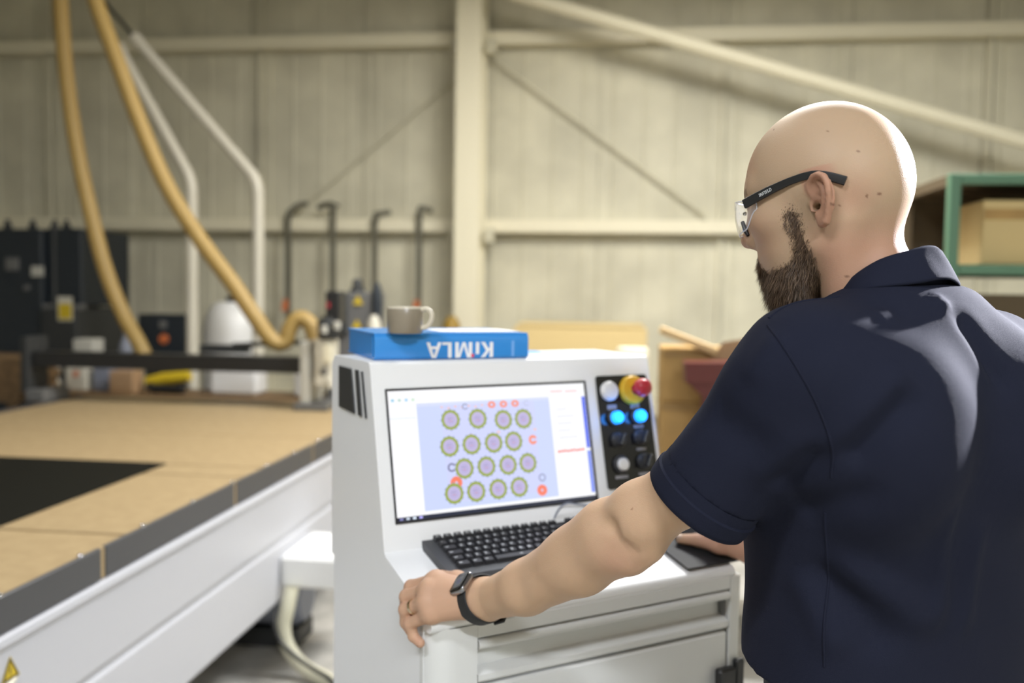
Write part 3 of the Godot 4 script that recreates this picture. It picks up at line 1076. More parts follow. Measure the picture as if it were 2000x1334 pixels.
func build_right_background() -> void:
	# bench behind the console with boxes and a vice
	var bt := thing("workbench", "workbench behind the console carrying cardboard boxes and a maroon vice", "bench", Vector3(0.75, 0, -4.15))
	var g := Geo.new()
	g.bx(Vector3(0.665, 0.765, -4.10), Vector3(0.97, 0.05, 0.80), 0.006)
	part("top", g, M.plank, bt)
	for sx in [0.23, 1.08]:
		for sz in [-4.42, -3.78]:
			g = Geo.new()
			g.bx(Vector3(sx, 0.37, sz), Vector3(0.07, 0.74, 0.07), 0.004)
			part("leg", g, M.charcoal_machine, bt)
	var y := 0.79
	for k in 2:
		var h: float = [0.285, 0.235][k]
		var t := thing("cardboard_box", ["tan cardboard box on the bench, lower of the two behind the console", "tan cardboard box stacked on another, just left of the maroon vice"][k], "box", Vector3(0.42, y, -4.22), 0.0, "boxes on the workbench")
		g = Geo.new()
		g.bx(Vector3(0.42, y + h * 0.5, -4.22), Vector3(0.46, h - 0.003, 0.40), 0.006)
		part("carton", g, M.cardboard, t)
		g = Geo.new()
		g.bx(Vector3(0.42, y + h - 0.022, -4.017), Vector3(0.455, 0.028, 0.003), 0.001)
		part("tape", g, M.packing_tape, t)
		y += h
	# offcut of pine leaning over the top box
	g = Geo.new()
	var p0 := Vector3(0.2035, 1.3805, -4.05)
	var p1 := Vector3(0.4028, 1.3071, -4.05)
	var ax := (p1 - p0).normalized()
	g.box(Transform3D(Basis(ax, Vector3(0, 0, 1).cross(ax), Vector3(0, 0, 1)), (p0 + p1) * 0.5 + Vector3(0.0, 0.005, 0)), Vector3(p0.distance_to(p1) + 0.05, 0.034, 0.16), 0.004)
	whole("pine_offcut", g, M.pine, "pale wooden offcut lying tilted on top of the tan cardboard boxes", "wood", (p0 + p1) * 0.5)
	# brown open box behind the vice
	var b2 := thing("brown_box", "wide brown cardboard box behind the maroon vice by the man's shoulder", "box", Vector3(0.83, 0.79, -4.15))
	g = Geo.new()
	g.bx(Vector3(0.86, 1.04, -4.2), Vector3(0.40, 0.50, 0.36), 0.006)
	part("carton", g, M.cardboard_brown, b2)
	g = Geo.new()
	g.prism(Transform3D(Basis(), Vector3(0, 0, -4.0)), [Vector2(0.3819, 1.2467), Vector2(0.4136, 1.2970), Vector2(0.4497, 1.3472), Vector2(0.6408, 1.3803), Vector2(0.6446, 1.2531)], 0.006)
	part("flap", g, M.cardboard_brown, b2)
	# maroon vice
	var v := thing("bench_vice", "maroon bench vice on the workbench beside the man's left shoulder", "vice", Vector3(0.4177, 0.8548, -3.82))
	g = Geo.new()
	g.prism(Transform3D(Basis(), Vector3(0, 0, -3.9)), [Vector2(0.2692, 1.2709), Vector2(0.5529, 1.2777), Vector2(0.5553, 1.1942), Vector2(0.2756, 1.1867)], 0.16)
	part("jaw_block", g, M.maroon, v)
	g = Geo.new()
	g.prism(Transform3D(Basis(), Vector3(0, 0, -3.88)), [Vector2(0.2819, 1.1869), Vector2(0.5135, 1.1931), Vector2(0.5153, 1.1286), Vector2(0.3512, 1.1282)], 0.12)
	part("jaw_taper", g, M.maroon, v)
	g = Geo.new()
	g.prism(Transform3D(Basis(), Vector3(0, 0, -3.87)), [Vector2(0.3469, 1.1303), Vector2(0.4942, 1.1345), Vector2(0.5020, 0.8580), Vector2(0.3584, 0.8526)], 0.10)
	part("column", g, M.maroon, v)
	g = Geo.new()
	g.bx(Vector3(v.position.x, 0.805, -3.82), Vector3(0.24, 0.03, 0.20), 0.004)
	part("base", g, M.maroon, v)
	# white film rolls beside the boxes
	var yy := 0.0
	for k in 3:
		var hh: float = [0.56, 0.38, 0.37][k]
		g = Geo.new()
		g.lathe(Transform3D(Basis(), Vector3(0.06, yy, -4.15)), [Vector2(0.02, 0), Vector2(0.068, 0), Vector2(0.074, 0.012), Vector2(0.074, hh - 0.016), Vector2(0.066, hh - 0.004), Vector2(0.02, hh - 0.004)], 22)
		whole("film_roll", g, M.steel_cream, ["cream roll on the floor at the bottom of the roll stack left of the bench", "cream roll in the middle of the stack left of the boxes", "cream roll on top of the stack left of the boxes"][k], "roll", Vector3(0.06, yy, -4.15), "stacked rolls")
		yy += hh
	# large plywood-coloured crate near the back wall
	var c := thing("plywood_crate", "large pale plywood crate near the back wall behind the console", "crate", Vector3(-0.3, 0, -6.95))
	g = Geo.new()
	var x0 := -0.800
	var x1 := 0.204
	var yt := 1.293
	for k in 5:
		var h2 := yt / 5.0
		g = Geo.new()
		g.bx(Vector3((x0 + x1) * 0.5, h2 * (k + 0.5), -6.77), Vector3(x1 - x0, h2 - 0.006, 0.03), 0.004)
		part("board", g, M.plywood, c)
	for sx in [x0 + 0.02, x1 - 0.02]:
		g = Geo.new()
		g.bx(Vector3(sx, yt * 0.5, -7.05), Vector3(0.03, yt - 0.004, 0.52), 0.004)
		part("side", g, M.plywood, c)
	g = Geo.new()
	g.bx(Vector3((x0 + x1) * 0.5, yt * 0.5, -7.3), Vector3(x1 - x0, yt, 0.03), 0.004)
	part("back", g, M.plywood, c)
	g = Geo.new()
	g.bx(Vector3((x0 + x1) * 0.5, yt + 0.012, -7.04), Vector3(x1 - x0 - 0.05, 0.024, 0.58), 0.008)
	part("lid", g, M.plywood, c)
	# small yellow things left of the column
	g = Geo.new()
	g.lathe(Transform3D(Basis(), Vector3(-1.363, 0, -7.2)), [Vector2(0, 0), Vector2(0.07, 0), Vector2(0.07, 1.323 - 0.04), Vector2(0.035, 1.348), Vector2(0, 1.348)], 20)
	whole("yellow_drum", g, M.ochre, "slim dark yellow drum standing at the foot of the column, above the binder", "drum", Vector3(-1.363, 0, -7.2))
	# green racking
	build_rack()


func build_rack() -> void:
	var t := thing("storage_rack", "green steel storage rack with brown shelves behind the man's head", "rack", Vector3(2.1, 0, -4.3))
	var zf := -4.0
	var zb := -4.62
	var xl := 1.385
	var xr := xl + 1.45
	var yt := 2.075
	var ys := 1.685
	var g: Geo
	for q in [[xl, zf], [xl, zb], [xr, zf], [xr, zb]]:
		g = Geo.new()
		g.bx(Vector3(q[0], yt * 0.5, q[1]), Vector3(0.045, yt, 0.045), 0.003)
		part("post", g, M.rack_green if q[1] == zf else M.shelf_dark, t)
	for yy in [yt - 0.022, ys - 0.01, ys - 0.58, 0.35]:
		g = Geo.new()
		g.bx(Vector3((xl + xr) * 0.5, yy, zf), Vector3(xr - xl - 0.046, 0.042, 0.04), 0.003)
		part("beam", g, M.rack_green, t)
		g = Geo.new()
		g.bx(Vector3((xl + xr) * 0.5, yy, zb), Vector3(xr - xl - 0.046, 0.042, 0.04), 0.003)
		part("beam", g, M.shelf_dark, t)
		g = Geo.new()
		g.bx(Vector3((xl + xr) * 0.5, yy + 0.012, (zf + zb) * 0.5), Vector3(xr - xl - 0.05, 0.02, zf - zb - 0.045), 0.002)
		part("shelf", g, M.shelf_dark, t)
	for yy in [yt - 0.022, ys - 0.01]:
		g = Geo.new()
		g.bx(Vector3(xl, yy, (zf + zb) * 0.5), Vector3(0.03, 0.05, zf - zb - 0.05), 0.003)
		part("side_rail", g, M.shelf_dark, t)
	g = Geo.new()
	g.bx(Vector3((xl + xr) * 0.5 , (ys + yt) * 0.5, zb - 0.03), Vector3(xr - xl - 0.02, yt - ys - 0.02, 0.012), 0.002)
	part("back_panel", g, M.shelf_dark, t)
	# boxes on the shelf
	var b := thing("cardboard_box", "tan cardboard carton on the rack shelf at the right edge", "box", Vector3(1.78, ys + 0.013, -4.22), 0.0, "boxes on the rack")
	g = Geo.new()
	var bx0 := 1.518
	var hb := 1.971 - ys - 0.013
	g.bx(Vector3(bx0 + 0.24, ys + 0.013 + hb * 0.5, -4.24), Vector3(0.48, hb, 0.42), 0.006)
	part("carton", g, M.plywood, b)
	g = Geo.new()
	g.bx(Vector3(bx0 + 0.24, ys + 0.013 + hb - 0.06, -4.028), Vector3(0.476, 0.045, 0.003), 0.001)
	part("tape", g, M.cardboard, b)
	b = thing("cardboard_box", "large dark brown carton on the lower rack shelf", "box", Vector3(1.85, ys - 0.555, -4.26), 0.0, "boxes on the rack")
	g = Geo.new()
	g.bx(Vector3(1.98, ys - 0.567 + 0.23, -4.30), Vector3(0.95, 0.45, 0.5), 0.006)
	part("carton", g, M.shelf_dark, b)


# ---------------------------------------------------------------- the control console
# console coordinates: x to the right along its front, y up, z towards the operator (front face at z = 0)

const CON_AT := Vector3(-0.26814, 0, -1.27252)
const CON_TURN := 0.628319
const FACE_Y := Vector3(0, 0.97240, -0.23332)
const FACE_Z := Vector3(0, 0.23332, 0.97240)
const DESK_Z := Vector3(0, 0.97446, 0.22456)


func con() -> Transform3D:
	return Transform3D(Basis(Vector3.UP, CON_TURN), CON_AT)


# a place on the sloping screen face: along, up the slope, out of the face
func on_face(w: float, t: float, out := 0.0) -> Vector3:
	return Vector3(w, 1.111, -0.1935) + FACE_Y * t + FACE_Z * out


func face_basis() -> Basis:
	return Basis(Vector3(1, 0, 0), FACE_Y, FACE_Z)


# the sloping desk: along, back from the front edge, above the surface
func on_desk(w: float, b: float, up := 0.0) -> Vector3:
	return Vector3(w, 1.0664 + b * 0.2305, -b) + DESK_Z * up


func desk_basis() -> Basis:
	return Basis(Vector3(1, 0, 0), DESK_Z, Vector3(1, 0, 0).cross(DESK_Z))


func arc_pts(c: Vector2, r: float, a0: float, a1: float, n := 6) -> Array:
	var o := []
	for k in n + 1:
		var a := deg_to_rad(lerpf(a0, a1, float(k) / n))
		o.append(c + Vector2(cos(a), sin(a)) * r)
	return o


func build_console() -> void:
	var t := thing("control_console", "white CNC control console with built-in screen and button panel before the man", "console", CON_AT, CON_TURN)
	var g := Geo.new()
	# upper housing: side profile in (z, y) pushed along x
	var side := Basis(Vector3(0, 0, 1), Vector3(0, 1, 0), Vector3(-1, 0, 0))
	var prof := []
	prof.append_array(arc_pts(Vector2(-0.012, 1.0535), 0.012, -90, 62, 6))
	prof.append_array([Vector2(-0.188, 1.1095)])
	prof.append_array([Vector2(-0.1945, 1.1145)])
	prof.append_array(arc_pts(Vector2(-0.2785, 1.4164), 0.010, 12, 90, 4))
	prof.append_array([Vector2(-0.46, 1.4264), Vector2(-0.475, 1.4114), Vector2(-0.475, 1.0415)])
	# end cheeks with a softened edge, main span between them
	g.prism(Transform3D(side, Vector3(0.5975, 0, 0)), prof, 0.595, true)
	part("housing", g, M.white_paint, t, true)
	# base cabinet
	g = Geo.new()
	var plan := Basis(Vector3(1, 0, 0), Vector3(0, 0, -1), Vector3(0, 1, 0))
	var pl := [Vector2(0.0027, 0.03), Vector2(0.6168, 0.03), Vector2(0.6168, 0.46)]
	pl.append_array([Vector2(0.602, 0.475), Vector2(0.0177, 0.475), Vector2(0.0027, 0.46)])
	g.prism(Transform3D(plan, Vector3(0, 0.09, 0)), pl, 0.952, true)
	part("cabinet", g, M.white_paint, t, true)
	g = Geo.new()
	var lp := [Vector2(0.002, 0.03)]
	lp.append_array(arc_pts(Vector2(0.044, 0.042), 0.042, 180, 270, 8))
	lp.append_array([Vector2(0.079, 0.0), Vector2(0.079, 0.03)])
	g.prism(Transform3D(plan, Vector3(0, 0.09, 0)), lp, 0.956, true)
	part("corner_post", g, M.grey_white_paint, t, true)
	g = Geo.new()
	lp = [Vector2(0.588, 0.03), Vector2(0.588, 0.0)]
	lp.append_array(arc_pts(Vector2(0.6048, 0.012), 0.012, 270, 360, 4))
	lp.append_array([Vector2(0.6168, 0.03)])
	g.prism(Transform3D(plan, Vector3(0, 0.09, 0)), lp, 0.956, true)
	part("corner_post", g, M.grey_white_paint, t, true)
	g = Geo.new()
	g.bx(Vector3(0.3335, 1.0365, -0.015), Vector3(0.509, 0.0245, 0.03), 0.002)
	part("front_rail", g, M.grey_white_paint, t, true)
	g = Geo.new()
	g.bx(Vector3(0.3335, 0.115, -0.015), Vector3(0.509, 0.05, 0.03), 0.002)
	part("front_rail", g, M.grey_white_paint, t, true)
	# drawer: rounded lip, recessed pull, lower lip
	g = Geo.new()
	var dp := []
	dp.append_array([Vector2(-0.028, 0.952), Vector2(-0.006, 0.952), Vector2(-0.001, 0.957), Vector2(-0.001, 0.966), Vector2(-0.010, 0.972), Vector2(-0.020, 0.975), Vector2(-0.022, 1.004), Vector2(-0.008, 1.006)])
	dp.append_array(arc_pts(Vector2(-0.004, 1.0135), 0.0075, -90, 90, 6))
	dp.append_array([Vector2(-0.028, 1.021)])
	g.prism(Transform3D(side, Vector3(0.586, 0, 0)), dp, 0.505, true)
	part("drawer", g, M.grey_white_paint, t, true)
	g = Geo.new()
	g.bx(Vector3(0.5815, 0.989, -0.016), Vector3(0.006, 0.026, 0.012), 0.001)
	part("drawer_end", g, M.grey_machine, t, true)
	# lower door with latch
	g = Geo.new()
	g.bx(Vector3(0.3335, 0.5445, -0.014), Vector3(0.504, 0.806, 0.024), 0.004)
	var door := part("door", g, M.grey_white_paint, t, true)
	g = Geo.new()
	g.bx(Vector3(0.574, 0.84, 0.008), Vector3(0.040, 0.092, 0.018), 0.004)
	g.bx(Vector3(0.606, 0.85, 0.006), Vector3(0.020, 0.092, 0.014), 0.003)
	part("latch", g, M.black_plastic, door, true)
	for sx in [0.06, 0.56]:
		for sz in [-0.07, -0.42]:
			g = Geo.new()
			g.lathe(Transform3D(Basis(Vector3(0, 1, 0), Vector3(1, 0, 0), Vector3(0, 0, -1)), Vector3(sx - 0.015, 0.04, sz)), [Vector2(0, 0), Vector2(0.034, 0), Vector2(0.04, 0.006), Vector2(0.04, 0.024), Vector2(0.034, 0.03), Vector2(0, 0.03)], 20)
			g.bx(Vector3(sx, 0.075, sz), Vector3(0.05, 0.03, 0.05), 0.003)
			part("castor", g, M.black_plastic, t, true)
	# black slanting stripes on the left side
	var left := Basis(Vector3(0, 0, -1), Vector3(0, 1, 0), Vector3(-1, 0, 0))
	for q in [[Vector2(0.4264, 1.4090), Vector2(0.3591, 1.4083), Vector2(0.3385, 1.3297), Vector2(0.4254, 1.3327)], [Vector2(0.3370, 1.4087), Vector2(0.3221, 1.4086), Vector2(0.3021, 1.3293), Vector2(0.3195, 1.3298)], [Vector2(0.3045, 1.4082), Vector2(0.3003, 1.4082), Vector2(0.2772, 1.3289), Vector2(0.2828, 1.3288)]]:
		g = Geo.new()
		g.prism(Transform3D(left, Vector3(0.0012, 0, 0)), q, 0.0022)
		part("stripe", g, M.charcoal_machine, t, true)
	# screen set in the sloping face
	g = Geo.new()
	g.box(Transform3D(face_basis(), on_face(0.2325, 0.1625, 0.0002)), Vector3(0.413, 0.230, 0.003), 0.001)
	var bez := part("screen_frame", g, M.black_plastic, t, true)
	g = Geo.new()
	var a := on_face(0.0292, 0.0522, 0.0022)
	var b := on_face(0.4330, 0.0522, 0.0022)
	var c := on_face(0.4330, 0.2732, 0.0022)
	var d := on_face(0.0292, 0.2732, 0.0022)
	g.quad(a, b, c, d)
	part("screen", g, screen_material(), bez, true)
	var sl := AreaLight3D.new()
	sl.name = "screen_light"
	sl.area_size = Vector2(0.40, 0.22)
	sl.light_color = Color(0.86, 0.9, 1.0)
	sl.light_energy = 0.035
	sl.area_range = 6.0
	sl.shadow_enabled = true
	t.add_child(sl)
	sl.transform = Transform3D(Basis(Vector3(-1, 0, 0), FACE_Y, -FACE_Z) * Basis(Vector3.UP, PI), on_face(0.2325, 0.1625, 0.006))
	build_panel(t)
	build_desk_things()
	build_top_things()


func ring(im: Image, cx: float, cy: float, r0: float, r1: float, sy: float, col: Color, gap := -1.0) -> void:
	for y in range(int(cy - r1 * sy) - 1, int(cy + r1 * sy) + 2):
		for x in range(int(cx - r1) - 1, int(cx + r1) + 2):
			if x < 0 or y < 0 or x >= im.get_width() or y >= im.get_height():
				continue
			var dx := x - cx
			var dy := (y - cy) / sy
			var dd := sqrt(dx * dx + dy * dy)
			if dd >= r0 and dd <= r1 and not (gap > 0.0 and dx > 0 and absf(dy) < gap):
				im.set_pixel(x, y, col)


func screen_material() -> StandardMaterial3D:
	var W := 1024
	var H := 560
	var im := Image.create(W, H, false, Image.FORMAT_RGB8)
	im.fill(Color(0.985, 0.985, 0.995))
	# drawing area
	im.fill_rect(Rect2i(131, 60, 685, 470), Color(0.80, 0.84, 0.985))
	im.fill_rect(Rect2i(131, 60, 685, 14), Color(0.84, 0.87, 0.99))
	im.fill_rect(Rect2i(250, 74, 480, 430), Color(0.815, 0.835, 0.985))
	# tool bars
	for k in 4:
		im.fill_rect(Rect2i(14 + k * 32, 36, 14, 12), [Color(0.6, 0.8, 0.9), Color(0.75, 0.85, 0.8), Color(0.65, 0.82, 0.95), Color(0.8, 0.9, 0.8)][k])
	im.fill_rect(Rect2i(0, 120, 124, 3), Color(0.85, 0.9, 0.95))
	for k in 2:
		for q in [0, 34, 76]:
			im.fill_rect(Rect2i(828 + k * 84 + q / 2, 30 + k * 2, 30, 10), Color(0.97, 0.84, 0.84))
	# right pane
	for k in 5:
		im.fill_rect(Rect2i(850, 120 + k * 34, 60 + (k * 37) % 50, 5), Color(0.88, 0.88, 0.90))
	for k in 9:
		im.fill_rect(Rect2i(838 + k * 17, 318 - (k % 3), 12, 11), Color(0.93, 0.36, 0.30))
	im.fill_rect(Rect2i(1002, 66, 20, 250), Color(0.36, 0.44, 0.93))
	im.fill_rect(Rect2i(1002, 330, 20, 200), Color(0.50, 0.58, 0.95))
	# orange pieces along the top of the sheet and at its sides
	var orange := Color(0.98, 0.56, 0.42)
	var pale := Color(0.95, 0.78, 0.74)
	for k in 7:
		im.fill_rect(Rect2i(246 + k * 34, 78 + (k % 2) * 5, 12, 8), pale)
	for k in 3:
		ring(im, 505 + k * 62, 82, 8, 20, 0.8, orange)
	ring(im, 368, 84, 9, 16, 0.9, Color(0.62, 0.64, 0.74), 5.0)
	ring(im, 690, 84, 9, 16, 0.9, Color(0.76, 0.78, 0.88), 5.0)
	ring(im, 705, 257, 9, 22, 1.0, orange, 6.0)
	for q in [[258, 268], [378, 210], [520, 205], [715, 205]]:
		im.fill_rect(Rect2i(q[0], q[1], 16, 10), pale)
	ring(im, 276, 352, 12, 21, 0.95, Color(0.50, 0.50, 0.62), 7.0)
	ring(im, 292, 420, 6, 29, 0.95, Color(0.98, 0.50, 0.36))
	ring(im, 735, 436, 12, 20, 0.95, Color(0.62, 0.64, 0.76))
	ring(im, 728, 494, 6, 27, 0.95, Color(0.98, 0.50, 0.38))
	# sixteen toothed discs
	var olive := Color(0.60, 0.66, 0.26)
	var lilac := Color(0.76, 0.71, 0.87)
	var edge := Color(0.58, 0.58, 0.76)
	var at := [[0.1438, 0.2179], [0.1976, 0.2167], [0.2496, 0.212], [0.2917, 0.2115], [0.1373, 0.1712], [0.1807, 0.1718], [0.2251, 0.1715], [0.2665, 0.1715], [0.1623, 0.1306], [0.2061, 0.1306], [0.2501, 0.1299], [0.292, 0.1302], [0.1382, 0.0889], [0.1812, 0.0884], [0.2255, 0.0888], [0.2688, 0.0885]]
	for q in at:
		var cx: float = (q[0] - 0.0292) / 0.4038 * W
		var cy: float = (0.2732 - q[1]) / 0.2210 * H
		for k in 12:
			var an := TAU * k / 12.0
			ring(im, cx + cos(an) * 46.0, cy + sin(an) * 46.0, 0, 4.0, 1.0, edge)
		ring(im, cx, cy, 0, 45, 1.0, olive)
		ring(im, cx, cy, 0, 32, 1.0, lilac)
		ring(im, cx, cy, 14, 18, 1.0, Color(0.70, 0.66, 0.84))
		im.fill_rect(Rect2i(int(cx) - 11, int(cy) - 6, 20, 3), Color(0.56, 0.52, 0.68))
		im.fill_rect(Rect2i(int(cx) - 8, int(cy) + 5, 18, 3), Color(0.72, 0.50, 0.62))
	# task bar
	im.fill_rect(Rect2i(0, 545, W, 15), Color(0.05, 0.07, 0.16))
	for k in 4:
		im.fill_rect(Rect2i(12 + k * 30, 548, 16, 10), [Color(0.5, 0.5, 0.7), Color(0.8, 0.85, 0.9), Color(0.9, 0.95, 1.0), Color(0.72, 0.7, 1.0)][k])
	var m := mat("screen_picture", Color.BLACK, 0.25)
	m.emission_enabled = true
	m.emission_operator = BaseMaterial3D.EMISSION_OP_MULTIPLY
	m.emission = Color.WHITE
	m.emission_texture = ImageTexture.create_from_image(im)
	m.emission_energy_multiplier = 1.02
	return m


func build_panel(t: Node3D) -> void:
	var g := Geo.new()
	var fb := face_basis()
	var pts := []
	var w0 := 0.4630
	var w1 := 0.5865
	var t0 := 0.0645
	var t1 := 0.2855
	pts.append_array(arc_pts(Vector2(w1 - 0.006, t0 + 0.006), 0.006, 270, 360, 3))
	pts.append_array(arc_pts(Vector2(w1 - 0.006, t1 - 0.006), 0.006, 0, 90, 3))
	pts.append_array(arc_pts(Vector2(w0 + 0.006, t1 - 0.006), 0.006, 90, 180, 3))
	pts.append_array(arc_pts(Vector2(w0 + 0.006, t0 + 0.006), 0.006, 180, 270, 3))
	g.prism(Transform3D(fb, on_face(0, 0, -0.0002)), pts, 0.0022)
	var p := part("button_panel", g, M.black_gloss, t, true)
	# axes of the buttons stand out of the face
	var ax := Basis(Vector3(1, 0, 0), FACE_Z, Vector3(1, 0, 0).cross(FACE_Z))
	g = Geo.new()
	g.lathe(Transform3D(ax, on_face(0.4895, 0.2545, 0.002)), [Vector2(0.0195, 0), Vector2(0.0195, 0.006), Vector2(0.0165, 0.009), Vector2(0.0155, 0.012), Vector2(0.0, 0.0135)], 28)
	part("white_button", g, M.button_white, p, true)
	# emergency stop: yellow collar and red mushroom
	g = Geo.new()
	g.lathe(Transform3D(ax, on_face(0.5445, 0.2545, 0.002)), [Vector2(0.029, 0), Vector2(0.029, 0.008), Vector2(0.026, 0.012), Vector2(0.012, 0.014), Vector2(0.011, 0.016)], 32)
	part("stop_collar", g, M.stop_yellow, p, true)
	g = Geo.new()
	g.lathe(Transform3D(ax, on_face(0.5445, 0.2545, 0.014)), [Vector2(0.009, 0), Vector2(0.010, 0.016), Vector2(0.0175, 0.020), Vector2(0.0185, 0.026), Vector2(0.016, 0.036), Vector2(0.009, 0.042), Vector2(0.0, 0.043)], 28)
	part("stop_button", g, M.stop_red, p, true)
	for w in [0.4955, 0.5515]:
		g = Geo.new()
		g.lathe(Transform3D(ax, on_face(w, 0.2015, 0.002)), [Vector2(0.0165, 0), Vector2(0.0165, 0.006), Vector2(0.0145, 0.008), Vector2(0.013, 0.008)], 24)
		part("button_collar", g, M.dark_grey_plastic, p, true)
		g = Geo.new()
		g.lathe(Transform3D(ax, on_face(w, 0.2015, 0.010)), [Vector2(0.0125, -0.004), Vector2(0.0125, 0.008), Vector2(0.010, 0.012), Vector2(0.0, 0.0132)], 24)
		part("blue_lamp", g, M.blue_lamp, p, true, "glowing blue lamp button")
		var l := OmniLight3D.new()
		l.name = "blue_light"
		l.light_color = Color(0.15, 0.55, 1.0)
		l.light_energy = 0.0018
		l.light_size = 0.011
		l.omni_range = 2.0
		l.shadow_enabled = true
		t.add_child(l, true)
		l.position = on_face(w, 0.2015, 0.030)
		g = Geo.new()
		g.box(Transform3D(fb, on_face(w - 0.002, 0.2225, 0.0022)), Vector3(0.022, 0.010, 0.0006), 0.0001)
		part("label_plate", g, M.label_plate, p, true)
	# rotary switches and the lower buttons
	for q in [[0.4975, 0.158, 0.013], [0.5525, 0.160, 0.014], [0.5545, 0.113, 0.014]]:
		g = Geo.new()
		g.lathe(Transform3D(ax, on_face(q[0], q[1], 0.002)), [Vector2(q[2] + 0.002, 0), Vector2(q[2] + 0.002, 0.004), Vector2(q[2], 0.006), Vector2(q[2] - 0.001, 0.014), Vector2(0, 0.015)], 24)
		var kn := part("rotary_switch", g, M.dark_grey_plastic, p, true)
		g = Geo.new()
		g.box(Transform3D(fb * Basis(Vector3(0, 0, 1), -0.5), on_face(q[0], q[1], 0.020)), Vector3(0.005, q[2] * 1.9, 0.010), 0.0015)
		part("grip", g, M.black_plastic, kn, true)
	g = Geo.new()
	g.lathe(Transform3D(ax, on_face(0.4985, 0.1105, 0.002)), [Vector2(0.018, 0), Vector2(0.018, 0.006), Vector2(0.0135, 0.008)], 24)
	part("button_collar", g, M.dark_grey_plastic, p, true)
	g = Geo.new()
	g.lathe(Transform3D(ax, on_face(0.4985, 0.1105, 0.008)), [Vector2(0.0125, -0.003), Vector2(0.0125, 0.005), Vector2(0.0105, 0.008), Vector2(0, 0.009)], 24)
	part("white_button", g, M.button_white, p, true)
	for q in [[0.498, 0.0865, 0.030, 0.006], [0.552, 0.0885, 0.026, 0.005], [0.5525, 0.182, 0.024, 0.006], [0.553, 0.137, 0.024, 0.005]]:
		g = Geo.new()
		g.box(Transform3D(fb, on_face(q[0], q[1], 0.0022)), Vector3(q[2], q[3], 0.0006), 0.0001)
		part("label_plate", g, M.label_plate, p, true)


